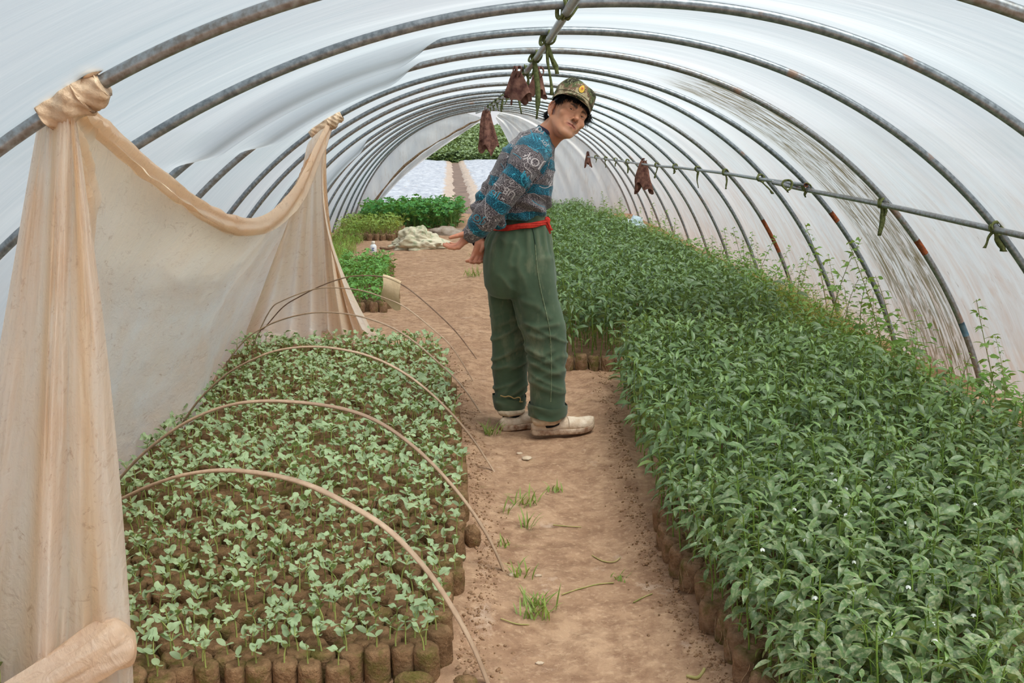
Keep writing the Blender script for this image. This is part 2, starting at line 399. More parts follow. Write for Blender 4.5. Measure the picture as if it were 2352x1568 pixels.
# ------------------------------------------------------------------ cloth ties
M_TIE = simple('olive_cloth', lin(118, 122, 78), lin(82, 88, 52), 90, .95, .1, .4)
M_RAG = simple('brown_rag', lin(134, 96, 82), lin(84, 54, 48), 22, .9, .15, .4)
def strip(mb, P, w, side, seed, thick=.0018):
    """a hanging fabric strip with two faces and a real thickness"""
    P = np.asarray(P, float); n = len(P); side = np.asarray(side, float)/np.linalg.norm(side)
    tw = .9*np.sin(np.linspace(0, 2.4, n)+seed); T = np.gradient(P, axis=0); T /= np.linalg.norm(T, axis=1)[:, None]
    rows = []
    for i in range(n):
        s = side*math.cos(tw[i])+np.cross(T[i], side)*math.sin(tw[i]); nn = np.cross(T[i], s); nn /= np.linalg.norm(nn)+1e-9
        ww = w*(.75+.25*vnoise(np.array([[i*.7, seed, 0]]), 2)[0])
        rows.append([P[i]-s*ww-nn*thick, P[i]+nn*thick*1.2+nn*w*.15, P[i]+s*ww-nn*thick, P[i]-nn*thick*1.2])
    V = np.array(rows).reshape(-1, 3); F = grid_faces(n, 4, False, True); F += [(0, 1, 2, 3), (4*n-1, 4*n-2, 4*n-3, 4*n-4)]
    mb.add(V, F)
def wrap(mb, c, axis, r, turns, wid, seed):
    """cloth wound round a pipe crossing"""
    axis = np.asarray(axis, float)/np.linalg.norm(axis); a = np.cross(axis, [0, 0, 1.]); a /= np.linalg.norm(a)+1e-9; b = np.cross(axis, a)
    for k in range(turns):
        t = np.linspace(0, 2*PI, 22); tilt = (k-.5*(turns-1))*.9/turns+.25*math.sin(seed+k*2.1)
        rr = r*(1+.10*np.sin(3*t+seed+k))
        P = c+np.outer(np.cos(t)*rr, a)+np.outer(np.sin(t)*rr, b)+np.outer(np.sin(t+k)*tilt*r*1.2+(k-(turns-1)/2)*wid*.9, axis)
        V, F = tube(P, wid*.6, 6, cap=False, sq=(.45, 1)); mb.add(V, F)
def tie(c, axis, r, label, tails, seed, mat=M_TIE, turns=3, wid=.013, name='cloth_tie'):
    c = np.asarray(c); root = thing(name, label, 'cloth tie', c, 0, 'cloth ties on the pipes')
    mb = MB(); wrap(mb, np.zeros(3), axis, r, turns, wid, seed); mb.build('binding', mat, root)
    for j, (L, w, dx, dy) in enumerate(tails):
        n = 9; s = np.linspace(0, 1, n)
        P = np.stack([dx*L*s**.8+.006*np.sin(5*s+seed), dy*L*s+.004*np.cos(4*s+seed), -r*.6-L*s], 1)
        m2 = MB(); strip(m2, P, w, [1, .3*math.sin(seed+j), 0], seed+j); m2.build('tail', mat, root)
    return root
rtails = {1: [], 2: [(.20, .012, .05, 0), (.12, .014, .25, .1)], 3: [(.28, .017, .02, 0), (.09, .012, -.3, .2)], 4: [(.10, .014, .2, 0)], 5: [(.22, .018, .06, 0), (.10, .012, -.1, 0)],
          6: [(.06, .012, .3, 0)], 7: [(.09, .010, -.1, 0), (.05, .01, .4, 0)], 8: [(.13, .014, 0, 0), (.11, .012, .15, 0)], 9: [(.10, .015, .12, 0)], 10: [(.07, .012, 0, 0)], 11: [(.07, .012, .2, 0)]}
def rpt(y):
    return np.array([np.interp(y, ridge_pts[:, 1], ridge_pts[:, i]) for i in range(3)])
for k, tl in rtails.items():
    c = rpt(HY[k])+np.array([0, 0, .012])
    tie(c, [1, .5, 0], .025, 'olive cloth tie at the %s hoop where the ridge pipe crosses' % ORD[k], tl, k*1.7, turns=4)
ptails = {2: [(.07, .017, -.6, 0), (.085, .020, .45, 0)], 3: [(.15, .016, -.05, 0), (.05, .012, .3, 0)], 4: [(.05, .014, 0, 0)], 5: [(.10, .013, .9, 0)], 6: [(.12, .011, .1, 0)], 7: [(.16, .014, .05, 0)], 8: [(.06, .014, -.2, 0)],
          9: [(.13, .012, -.15, 0)], 11: [(.14, .017, .05, 0)], 12: [(.08, .013, 0, 0)], 13: [(.12, .013, 0, 0)], 14: [(.07, .013, 0, 0)]}
for k, tl in ptails.items():
    c = pur[k]+np.array([.008, .01, .008])
    tie(c, [-.2, 1, .1], .024, 'olive cloth tie at the %s hoop where the side pipe crosses' % ORD[k], tl, k*2.3+5, turns=3)
tie(aty(1808, 424, HY[4]+.12), [0, 1, 0], .030, 'dark olive cloth loop binding the two lapped side pipes together', [(.03, .014, .1, 0)], 3.3, turns=2)

# ------------------------------------------------------------------ brown rags
def rag(c, w, h, label, seed, flare=.5, mat=M_RAG, name='brown_rag', th0=0):
    """a bunched cloth: a pleated, flared closed curtain hanging from a gathered top"""
    root = thing(name, label, 'rag', c)
    nu, nv = 40, 26; u = np.linspace(0, 2*PI, nu, endpoint=False); V = []
    for i, v in enumerate(np.linspace(0, 1, nv)):
        rad = w*(.16+flare*v**.8)*(1+.32*np.sin(u*4+seed+1.5*v)+.2*vnoise(np.stack([np.cos(u)*2, np.sin(u)*2, 0*u+v*2+seed], -1), 5))
        zz = -h*v*(1+.14*np.sin(u*2+seed*3)+.10*np.sin(u*5+seed))
        V.append(np.stack([np.cos(u+th0)*rad+.15*w*v*math.sin(seed), np.sin(u+th0)*rad*.35, zz], 1))
    MB().add(np.concatenate(V), grid_faces(nv, nu, False, True)).build('cloth', mat, root)
    mb = MB(); wrap(mb, np.array([0, 0, -.004]), [1, .3, 0], max(.028, w*.2), 3, .012, seed); o = mb.build('knot', mat, root)
    return root
rag(rpt(14.0)+np.array([0, 0, -.02]), .20, .50, 'large torn brown rag hanging from the ridge pipe above the far opening', 1.3, .42)
c = rpt(HY[4]-.15)
rag(c+np.array([-.06, .02, 0]), .10, .16, 'dark brown rag bunched on the ridge pipe, left of the one beside it', 2.1, .5)
rag(c+np.array([.07, .12, .0]), .085, .13, 'dark brown rag scrap folded right of the ridge pipe near the fifth hoop', 4.4, .5)
rag(pur[10]+np.array([.02, -.12, .04]), .155, .33, 'reddish brown rag knotted round the side pipe on the right wall', 3.0, .52)
rag(pur[15]+np.array([0, 0, .06]), .08, .2, 'small brown rag at the far end of the side pipe', .7, .5)

# ------------------------------------------------------------------ far end: two film flaps either side of the opening
def flap_mat():
    t = NT('end_flap_film'); v = t.pos()
    n1 = t.noise(t.map(v, (3, 3, .6)), 3, 4); n2 = t.noise(t.map(v, (9, 2, 2)), 3, 5, .65, .6)
    c = t.mix(t.ramp(n1, [(.35, 0.0), (.7, 1.0)]), lin(214, 216, 216), lin(232, 230, 226))
    c = t.mix(t.math('MULTIPLY', t.ramp(n2, [(.55, 0.0), (.75, 1.0)]), .45), c, lin(190, 172, 152))
    tr = t.n('BsdfTranslucent'); t.set(tr.inputs['Color'], c); nb = t.bump(n1, .3, .05)
    return t.done(t.mixsh(.35, tr.outputs[0], t.bsdf(c, .35, .4, nb)))
M_FLAP = flap_mat()
M_DIRTYEDGE = simple('dirty_film_edge', lin(150, 124, 96), lin(98, 78, 62), 30, .8, .2, .4)
def lflap():
    # outer edge follows the last hoop, inner edge is the drawn-back hem
    outer = np.array([aty(x, y, YEND) for x, y in ((845, 496), (858, 468), (885, 430), (925, 385), (975, 345), (1030, 312), (1078, 285), (1112, 272))])
    inner = np.array([aty(x, y, YEND+.1) for x, y in ((852, 494), (880, 455), (920, 412), (960, 378), (1005, 345), (1045, 318), (1082, 293), (1112, 274))])
    th = np.linspace(PI-T0-.02, 1.75, 40); q = hoopq(15); hx, hz = hprof(th, q, .01); hp = np.stack([hx, 0*hx+YEND-.02, hz], 1)
    A, B = spline(outer, 40), spline(inner, 40); mb = MB(); rows = []
    s = np.linspace(0, 1, 40)
    for w in np.linspace(0, 1, 8): rows.append(hp*(1-w)+A*w+np.outer(.05*math.sin(w*PI)*(.6+.4*np.sin(s*40+2*w)), [0, -1., .0]))
    for w in np.linspace(.1, 1, 12): rows.append(A*(1-w)+B*w+np.outer(.06*np.sin(w*7)*(1-w*.5)+.035*np.sin(s*25+w*3), [.3, 1., .2]))
    V = np.array(rows); mb.add(V.reshape(-1, 3), grid_faces(V.shape[0], V.shape[1]))
    o = mb.build('end_curtain', M_FLAP); tag(o, 'drawn-back translucent end curtain left of the far opening', 'plastic curtain')
    P = A+np.array([0, -.03, 0]); P = P+np.outer(np.sin(s*60), [.008, 0, .01]); V, F = tube(P, .028*(.35+.65*np.abs(np.sin(s*9+.5)))*(1-.5*s), 8); MB().add(V, F).build('rolled_hem', M_DIRTYEDGE, o)
    dk, F = blob(aty(846, 487, YEND-.05), (.10, .06, .16), 3); MB().add(dk, F).build('tucked_corner', simple('black_cloth', lin(42, 34, 32), lin(70, 56, 48), 20, .9), o)
lflap()
def rflap():
    th = np.linspace(T0-.03, 1.52, 70); q = hoopq(15); hx, hz = hprof(th, q, .01)
    hp = np.stack([hx, 0*hx+YEND-.02, hz], 1)
    # hem of the flap, from the ridge down to the ground behind the man
    hem = np.array([aty(x, y, YEND+.1) for x, y in ((1138, 270), (1150, 290), (1168, 325), (1185, 365), (1196, 410), (1202, 450), (1205, 490))])
    H = spline(hem[::-1], 70); rows = []
    s = np.linspace(0, 1, 70)
    for w in np.linspace(0, 1, 60):
        pl = .05*np.sin(w*34+s*3)*sm(0, .15, w)*(.3+.7*(1-s))+.03*np.sin(w*13+1-s*5)
        rows.append(hp*(1-w)+H*w+np.outer(pl, [.15, 1., 0]))
    V = np.array(rows); o = MB().add(V.reshape(-1, 3), grid_faces(60, 70)).build('end_curtain', M_FLAP)
    tag(o, 'pleated translucent end curtain right of the far opening, behind the man', 'plastic curtain')
rflap()
# ================================================================== GROUND
def gheight(x, y):
    p = np.stack([x, y, 0*x], -1)
    h = .010*fbm(p*2.2, 3, 1)+.006*fbm(p*9, 3, 4)+.003*vnoise(p*34, 9)+.0015*vnoise(p*80, 11)
    # trodden path: a shallow dip with crumbled ridges along the bed edges
    c = .30+.0*y; d = np.abs(x-c); inside = (y < 17)
    h = h-.014*(1-sm(.1, .3, d))+.012*np.exp(-((d-.36)/.07)**2)*(1+fbm(p*14, 2, 6))
    return np.where(y < 17.2, h, h-.01)
def dirt_material():
    t = NT('path_dirt'); v = t.pos()
    n1 = t.noise(v, 2.3, 5, .6); n2 = t.noise(v, 14, 6, .65); n3 = t.noise(v, 55, 4, .6)
    c = t.mix(t.ramp(n1, [(.32, 0.0), (.68, 1.0)]), lin(166, 130, 102), lin(198, 162, 130))
    c = t.mix(t.ramp(n2, [(.36, 0.0), (.60, .8)]), lin(142, 108, 84), c)
    c = t.mix(t.math('MULTIPLY', t.ramp(n3, [(.52, 0.0), (.72, 1.0)]), .55), c, lin(206, 172, 140))
    n4 = t.noise(t.map(v, (1, 1, 1), loc=(5, 2, 0)), 5.5, 6, .7)
    c = t.mix(t.math('MULTIPLY', t.ramp(n4, [(.60, 0.0), (.70, 1.0)]), .6), c, lin(204, 178, 156))
    # a green bloom of moss and seedling weeds in places
    n5 = t.noise(t.map(v, (1, 1, 1), loc=(9, 4, 0)), 3.4, 7, .75)
    c = t.mix(t.math('MULTIPLY', t.ramp(n5, [(.60, 0.0), (.72, 1.0)]), .45), c, lin(112, 104, 58))
    h = t.math('ADD', t.math('MULTIPLY', n2, .7), t.math('MULTIPLY', n3, .5))
    return t.done(t.bsdf(c, .92, .12, t.bump(h, .7, .02)))
M_DIRT = dirt_material()
xs = np.unique(np.r_[np.linspace(-9, -2.6, 12), np.linspace(-2.6, -.1, 50), np.linspace(-.1, .85, 70), np.linspace(.85, 3.6, 45), np.linspace(3.6, 10, 10)])
ys = np.unique(np.r_[np.linspace(-4, 1.9, 10), 1.9+np.cumsum(np.linspace(.0135, .16, 190))]); ys = ys[ys < 17.0]
X, Y = np.meshgrid(xs, ys, indexing='ij'); Z = gheight(X, Y)
me = fastmesh('floor', np.stack([X, Y, Z], -1).reshape(-1, 3), np.array(grid_faces(len(xs), len(ys))), None, [M_DIRT])
tag(link('floor', me), 'trodden reddish brown dirt floor of the tunnel', 'floor', kind='structure')
M_MUD = simple('furrow_mud', lin(104, 86, 74), lin(82, 66, 56), 3, .6, .3, .5)
xm = np.linspace(-9, 10, 60); ym = np.linspace(16.8, 46.5, 120); X, Y = np.meshgrid(xm, ym, indexing='ij')
me = fastmesh('furrow_ground', np.stack([X, Y, -.004+gheight(X, Y)], -1).reshape(-1, 3), np.array(grid_faces(60, 120)), None, [M_MUD]); tag(link('furrow_ground', me), kind='structure')
def gz(x, y): return float(gheight(np.array([x]), np.array([y]))[0])

# land outside: a rising field beyond the mulched beds
def fheight(x, y): return sm(46, 62, y)*1.15+sm(60, 110, y)*.35+.15*vnoise(np.stack([x*.3, y*.3, 0*x], -1), 8)*sm(46, 50, y)-.03
xs2 = np.linspace(-60, 60, 60); ys2 = np.r_[np.linspace(44, 62, 24), np.linspace(66, 160, 16)]
X, Y = np.meshgrid(xs2, ys2, indexing='ij')
M_FIELD = simple('field_soil', lin(62, 76, 44), lin(80, 86, 54), 1.2, .95, .1)
me = fastmesh('ground_outside', np.stack([X, Y, fheight(X, Y)], -1).reshape(-1, 3), np.array(grid_faces(len(xs2), len(ys2))), None, [M_FIELD])
tag(link('ground_outside', me), 'green rising field far beyond the tunnel', 'field', kind='structure')
M_PALE = simple('pale_side_ground', lin(128, 130, 134), lin(144, 142, 138), .8, .8)  # unseen side ground, made pale to whiten the lower film walls
xs3 = np.r_[np.linspace(-60, -2.6, 12)]; xs4 = np.r_[np.linspace(3.4, 60, 12)]
for nm, xx in (('ground_left', xs3), ('ground_right', xs4)):
    yy = np.linspace(-20, 46, 12); X, Y = np.meshgrid(xx, yy, indexing='ij')
    me = fastmesh(nm, np.stack([X, Y, 0*X-.0+.03], -1).reshape(-1, 3), np.array(grid_faces(len(xx), len(yy))), None, [M_PALE]); tag(link(nm, me), kind='structure')

# ------------------------------------------------------------------ plastic-mulched beds beyond the far opening
def mulch_mat():
    t = NT('mulch_film'); v = t.pos()
    n1 = t.noise(t.map(v, (3, .9, 1)), 2.2, 5, .6, .5); n2 = t.noise(t.map(v, (2.0, 1.0, 1), loc=(3, 0, 0)), 3.2, 5, .7)
    c = t.mix(t.ramp(n1, [(.35, 0.0), (.65, 1.0)]), lin(126, 134, 148), lin(162, 169, 179))
    a = t.attr().outputs['Color']; sep = t.n('SeparateColor'); t.set(sep.inputs[0], a)
    e = t.math('ADD', t.math('MULTIPLY', sep.outputs[0], 1.0), t.math('SUBTRACT', n2, .17))
    c = t.mix(t.ramp(e, [(.45, 0.0), (.58, 1.0)]), c, t.mix(n1, lin(138, 120, 104), lin(164, 148, 132)))
    return t.done(t.bsdf(c, .35, .45, t.bump(n1, .8, .08)))
M_MULCH = mulch_mat()
def mulch(nm, e0, e1, label):
    """bed between two edge functions x(y)"""
    yy = np.linspace(16.95, 46.5, 160); s = np.linspace(0, 1, 40); V = []; C = []
    for y in yy:
        a, b = e0(y), e1(y); x = a+(b-a)*s
        prof = .16*np.clip(np.sin(PI*np.clip(s, .0, 1)), 0, 1)**.35-.03
        z = prof+.022*fbm(np.stack([x*3.2, 0*x+y*2.1, 0*x], -1), 3, 2)
        x = x+.04*vnoise(np.stack([s*3, 0*s+y*3, 0*s], -1), 5)
        V.append(np.stack([x, 0*x+y, z], 1)); ed = np.clip(1-np.minimum(s*abs(b-a), (1-s)*abs(b-a))/.3, 0, 1); C.append(np.stack([ed, ed, ed], 1))
    V = np.concatenate(V); F = grid_faces(len(yy), len(s))
    f = [tuple(i for i in range(len(s)-1, -1, -1))]
    o = MB().add(V, F, np.concatenate(C)).build(nm, M_MULCH); tag(o, label, 'mulched bed', 'mulched beds outside the tunnel')
fur = lambda y: -.12-.0205*(y-17)
mulch('mulched_bed', lambda y: -3.6-.02*(y-17), lambda y: fur(y)-.13, 'long white-blue plastic mulched bed left of the furrow')
mulch('mulched_bed', lambda y: fur(y)+.16, lambda y: 2.5-.02*(y-17), 'white plastic mulched bed right of the furrow, mostly behind the man')
# ================================================================== PLANTS
M_MELON = leafmat('melon_leaf', lin(148, 168, 128), lin(174, 190, 146), lin(140, 158, 104), .55, .22, 7)
M_MSTEM = simple('melon_stem', lin(172, 180, 100), lin(150, 162, 88), 80, .55, .3)
M_PEP = leafmat('pepper_leaf', lin(84, 110, 62), lin(106, 132, 76), lin(136, 152, 100), .38, .2, 5, .5, dust=True)
M_PSTEM = simple('pepper_stem', lin(128, 150, 62), lin(98, 130, 54), 60, .5, .35)
M_PETAL = simple('pepper_petal', lin(240, 240, 232), None, rough=.5)
def soil_mat(name, a, b, moss):
    t = NT(name); v = t.pos()
    n1 = t.noise(v, 26, 6, .7); n2 = t.noise(v, 90, 4, .6); n3 = t.noise(v, 11, 5, .7)
    c = t.mix(t.ramp(n1, [(.32, 0.0), (.66, 1.0)]), a, b)
    c = t.mix(t.math('MULTIPLY', t.ramp(n2, [(.55, 0.0), (.75, 1.0)]), .5), c, lin(172, 136, 104))
    c = t.mix(t.math('MULTIPLY', t.ramp(n3, [(.50, 0.0), (.64, 1.0)]), moss), c, lin(92, 92, 38))
    return t.done(t.bsdf(c, .95, .1, t.bump(t.math('ADD', n1, n2), .8, .012)))
M_BLOCK = soil_mat('soil_block', lin(112, 84, 58), lin(154, 120, 88), .7)
M_BLOCK2 = soil_mat('mossy_soil_block', lin(112, 82, 58), lin(160, 128, 100), .8)
M_ROOT = simple('pale_root', lin(196, 168, 132), lin(150, 120, 90), 60, .8)

def leafgrid(L, W, nu=5, shape='lance', fold=.25, bend=.6, cup=0.0, rnd=None, nv=3):
    """leaf blade along +x, normal +z; fold = V along the midrib, bend = droop towards the tip"""
    u = np.linspace(0, 1, nu)
    if shape == 'lance': wv = np.sin(PI*np.clip(u, 0, 1)**.78)**.85*(1-.15*u)
    elif shape == 'oval': wv = np.sin(PI*np.clip(u*.94+.03, 0, 1))**.55
    else: wv = np.sin(PI*u)**.7
    wv[0] = .06; wv[-1] = .02 if shape == 'lance' else .25
    ang = -bend*u**1.3; dx = np.cumsum(np.r_[0, np.cos(ang[:-1])*np.diff(u)])*L; dz = np.cumsum(np.r_[0, np.sin(ang[:-1])*np.diff(u)])*L
    s = np.linspace(-1, 1, nv)
    V = np.stack([dx[:, None]+0*s-dz[:, None]*0, (wv*W*.5)[:, None]*s, dz[:, None]+np.abs(s)*fold*(wv*W*.5)[:, None]+cup*(s**2)*0], -1)
    if rnd is not None: V[..., 2] += .06*W*vnoise(np.stack([u[:, None]*3+0*s, s+0*u[:, None], 0*s+0*u[:, None]+rnd], -1), 3)
    return V.reshape(-1, 3), grid_faces(nu, nv)
def lobed(W, seed, rings=4, nsp=19):
    """young melon leaf: five soft lobes round a petiole notch, blade along +x"""
    r = np.random.default_rng(seed); a = np.linspace(-PI*.93, PI*.93, nsp)
    lob = .76+.21*np.cos(a*2.6)+.06*np.cos(a*7.5+seed)+.05*r.normal(size=nsp)
    lob *= (1-.28*(np.abs(a)/PI)**2)
    V = [np.zeros((1, 3))]
    for k in range(1, rings+1):
        q = k/rings; rr = W*.5*lob**(q)*q
        x = rr*np.cos(a)*1.08+W*.30*q*0+W*.22; y = rr*np.sin(a)
        if k == 1: pass
        z = .10*W*np.sin(a*3+seed)*q*q+.22*np.abs(y)*1.0-.25*(x/W)**2*W*.4
        V.append(np.stack([x, y, z], 1))
    V = np.concatenate(V); F = []
    V[0] = (W*.20, 0, 0)
    for j in range(nsp-1): F.append((0, 1+j, 2+j))
    for k in range(rings-1):
        for j in range(nsp-1):
            a0 = 1+k*nsp+j; F.append((a0, a0+nsp, a0+nsp+1, a0+1))
    return V, F
def place(V, base, az, el, roll=0, s=1.0):
    """rotate a +x leaf: roll about x, raise by el, turn by az"""
    R = rotm((0, 0, 1), az)@rotm((0, 1, 0), -el)@rotm((1, 0, 0), roll)
    return np.asarray(V)*s@R.T+np.asarray(base)
def vcol(n, c): return np.tile(np.r_[c, 1.0][:4], (n, 1))

def melon_variant(seed, small=False):
    """soil_block, stem, cotyledons, leaves as separate mesh collectors; z=0 at the foot of the block"""
    r = np.random.default_rng(seed); H = .085
    blk = MB(); nr, nl = 18, 7; rad = .0305; V = []
    for i, (z, k) in enumerate(((0, .98), (.02, 1.0), (.045, 1.01), (.068, 1.0), (.080, .97), (.0855, .84), (.085, .5))):
        a = np.arange(nr)/nr*2*PI; d = np.stack([np.cos(a), np.sin(a), 0*a+z*20], -1)
        rr = rad*k*(1+.05*fbm(d*1.6+seed*3, 3, seed)+.03*vnoise(d*5, seed))
        V.append(np.stack([np.cos(a)*rr, np.sin(a)*rr, 0*a+z+.003*vnoise(d*3+9, seed)*(z > .06)], 1))
    V.append(np.array([[0, 0, .084+.003*r.normal()]])); V = np.concatenate(V)
    F = grid_faces(nl, nr, False, True); t0 = (nl-1)*nr; F += [(t0+(j+1) % nr, t0+j, nl*nr) for j in range(nr)]
    blk.add(V, F)
    sts, co, lf = [], MB(), MB(); nplant = 2 if (seed % 5 == 3) else 1
    for q in range(nplant):
        st = MB(); sts.append(st)
        bx, by = r.normal(0, .006, 2)+(np.array([.012, 0]) if q else 0); h = (.026 if small else .040)*r.uniform(.75, 1.3)
        lean = r.normal(0, .12, 2); top = np.array([bx+lean[0]*h, by+lean[1]*h, H+h])
        P = spline([(bx, by, H-.006), (bx+lean[0]*h*.2, by+lean[1]*h*.2, H+h*.5), top], 6); V, F = tube(P, np.linspace(.0021, .0017, 6), 6); st.add(V, F)
        az = r.uniform(0, 2*PI); g = r.uniform(.9, 1.08)
        for s_ in (0, 1):
            V, F = leafgrid(.027*r.uniform(.85, 1.15), .0155*r.uniform(.9, 1.1), 6, 'oval', .22, .25, rnd=seed+s_, nv=5)
            co.add(place(V, top, az+PI*s_+r.normal(0, .2), r.uniform(.25, .95), r.normal(0, .2)), F, vcol(len(V), (g, g, g*.98)))
        if not small or r.random() < .6:
            for k in range(r.integers(1, 3)):
                a2 = az+PI/2+k*2.3+r.normal(0, .3); pl = r.uniform(.012, .034)*(1 if k == 0 else .75); el = r.uniform(.75, 1.4)
                tip = top+pl*np.array([math.cos(a2)*math.cos(el), math.sin(a2)*math.cos(el), math.sin(el)])
                V, F = tube(np.array([top, (top+tip)/2+[0, 0, .002], tip]), .0010, 5); st.add(V, F)
                V, F = lobed((.036 if k == 0 else .024)*r.uniform(.85, 1.15), seed*3+k, 3, 17); g = r.uniform(.95, 1.15)
                lf.add(place(V, tip, a2, el-r.uniform(.3, .9), r.normal(0, .25)), F, vcol(len(V), (g*.98, g, g)))
    return blk, sts, co, lf
NMEL = 14
MELV = [melon_variant(s, s % 7 == 5) for s in range(NMEL)]
MELM = [[('soil_block', b.mesh('soil_block', M_BLOCK))]+[('stem', s.mesh('stem', M_MSTEM)) for s in ss]+[('cotyledons', c.mesh('cotyledons', M_MELON))]+([('leaves', l.mesh('leaves', M_MELON))] if l.n else []) for b, ss, c, l in MELV]

def pepper_variant(seed, H=.27, fine=True):
    r = np.random.default_rng(seed+100); st, lf, fl = MB(), MB(), MB()
    H = H*r.uniform(.85, 1.12); lean = r.normal(0, .10, 2)
    n = 7 if fine else 4; s = np.linspace(0, 1, n)
    P = np.stack([lean[0]*H*s**1.4+.004*np.sin(7*s+seed), lean[1]*H*s**1.4+.004*np.cos(6*s+seed), H*s-.01*(1-s)], 1)
    V, F = tube(P, np.linspace(.0031, .0016, n), 6 if fine else 3, cap=False); st.add(V, F)
    nl = r.integers(16, 21) if fine else 14; az = r.uniform(0, 6)
    for k in range(nl):
        q = .16+.84*((k+.5)/nl)**.62; q = min(q, .995); az += 2.4+r.normal(0, .35)
        b = np.array([np.interp(q, s, P[:, i]) for i in range(3)])
        top = q > .93
        pl = (.010 if top else r.uniform(.018, .036)); el = r.uniform(.7, 1.2) if top else r.uniform(.15, .75)
        tip = b+pl*np.array([math.cos(az)*math.cos(el), math.sin(az)*math.cos(el), math.sin(el)])
        mid = (b+tip)/2+np.array([0, 0, pl*.12])
        if fine: V, F = tube(np.array([b, mid, tip]), .0009, 4, cap=False); st.add(V, F)
        L = (.038 if top else .061)*r.uniform(.8, 1.2)*(.7 if q < .35 else 1); W = L*r.uniform(.30, .40)
        V, F = leafgrid(L, W, 6 if fine else 4, 'lance', .42, r.uniform(.5, 1.35), rnd=seed+k, nv=3)
        el2 = (r.uniform(.3, .9) if top else r.uniform(-.75, .25))
        g = (np.array([1.22, 1.22, 1.05]) if top else np.array([1, 1, 1.05]))*r.uniform(.85, 1.12)
        if q < .4: g = g*np.array([1.35, 1.2, .9])
        lf.add(place(V, tip, az, el2, r.normal(0, .25)), F, vcol(len(V), g))
        if fine and seed % 4 == 1 and k == nl-4:
            c = tip*.3+b*.7+np.array([0, 0, -.012])
            for j in range(5):
                V, F = leafgrid(.009, .006, 4, 'oval', .2, .5); fl.add(place(V, c, j*1.2566, -.7), F)
    return st, lf, fl, H
PEPV = [pepper_variant(s) for s in range(12)]
PEPM = [(st.mesh('stem', M_PSTEM), lf.mesh('leaves', M_PEP), (fl.mesh('flower', M_PETAL) if fl.n else None)) for st, lf, fl, H in PEPV]
def pepblock(seed):
    r = np.random.default_rng(seed+900); mb = MB(); nr = 20; V = []
    for i, (z, k) in enumerate(((0, .92), (.015, 1.0), (.045, 1.04), (.066, 1.02), (.080, .98), (.089, .8), (.088, .45))):
        a = np.arange(nr)/nr*2*PI; d = np.stack([np.cos(a), np.sin(a), 0*a+z*18], -1)
        rr = .0345*k*(1+.10*fbm(d*1.5+seed*3, 4, seed)); V.append(np.stack([np.cos(a)*rr, np.sin(a)*rr, 0*a+z+.006*vnoise(d*3+9, seed)*(z > .06)], 1))
    V.append(np.array([[0, 0, .088]])); F = grid_faces(7, nr, False, True); F += [(6*nr+(j+1) % nr, 6*nr+j, 7*nr) for j in range(nr)]
    mb.add(np.concatenate(V), F)
    for k in range(5):
        a = r.uniform(0, 6.28); z = np.linspace(.07, r.uniform(.0, .03), 8); aa = a+.25*np.sin(z*60+k)
        V, F = tube(np.stack([np.cos(aa)*.0365, np.sin(aa)*.0365, z], 1), .0009, 4, cap=False); mb.add(V, F, None, 1)
    return mb.mesh('soil_block', [M_BLOCK2, M_ROOT])
PBLK = [pepblock(s) for s in range(5)]

def merge_arrays(mb):
    """one collector as arrays: verts, quads (triangles repeat a corner), colours"""
    V = np.concatenate(mb.v); C = np.concatenate(mb.c); F = np.array([f if len(f) == 4 else (f[0], f[1], f[2], f[2]) for f in mb.f if len(f) <= 4])
    return V, F, C
def scatter(name, variants, pts, rots, scales, mats, label, cat, group=None, tint=None):
    """stuff: many plants of which no single one can be counted, as ONE mesh; variants = list of lists of collectors (one per material)"""
    va = [[merge_arrays(m) for m in v] for v in variants]
    VV, FF, CC, MI = [], [], [], []; n = 0
    which = rng.integers(0, len(va), len(pts))
    for k in range(len(va)):
        idx = np.where(which == k)[0]
        if not len(idx): continue
        c, s = np.cos(rots[idx]), np.sin(rots[idx]); sc = scales[idx][:, None]
        for mi, (V, F, C) in enumerate(va[k]):
            x = (V[None, :, 0]*c[:, None]-V[None, :, 1]*s[:, None])*sc+pts[idx][:, None, 0]
            y = (V[None, :, 0]*s[:, None]+V[None, :, 1]*c[:, None])*sc+pts[idx][:, None, 1]
            z = V[None, :, 2]*sc+pts[idx][:, None, 2]
            m = len(V); VV.append(np.stack([x, y, z], -1).reshape(-1, 3))
            FF.append((F[None]+(np.arange(len(idx))*m)[:, None, None]+n).reshape(-1, 4)); n += m*len(idx)
            cc = np.tile(C, (len(idx), 1)).reshape(len(idx), m, 4)
            if tint is not None: cc = cc*tint[idx][:, None, :]
            CC.append(cc.reshape(-1, 4)); MI.append(np.full(len(F)*len(idx), mi))
    F = np.concatenate(FF); MI = np.concatenate(MI)
    me = bpy.data.meshes.new(name); V = np.concatenate(VV).astype(np.float32)
    tri = F[:, 2] == F[:, 3]; sizes = np.where(tri, 3, 4); li = F[np.arange(4)[None, :] < sizes[:, None]]
    me.vertices.add(len(V)); me.vertices.foreach_set('co', V.ravel()); me.loops.add(len(li)); me.loops.foreach_set('vertex_index', li.astype(np.int32))
    me.polygons.add(len(F)); me.polygons.foreach_set('loop_start', np.r_[0, np.cumsum(sizes)[:-1]].astype(np.int32))
    for m_ in mats: me.materials.append(m_)
    me.polygons.foreach_set('material_index', MI.astype(np.int32)); me.update(calc_edges=True)
    me.polygons.foreach_set('use_smooth', np.ones(len(F), bool))
    a = me.color_attributes.new('Col', 'FLOAT_COLOR', 'POINT'); a.data.foreach_set('color', np.concatenate(CC).astype(np.float32).ravel())
    return tag(link(name, me), label, cat, group, 'stuff')
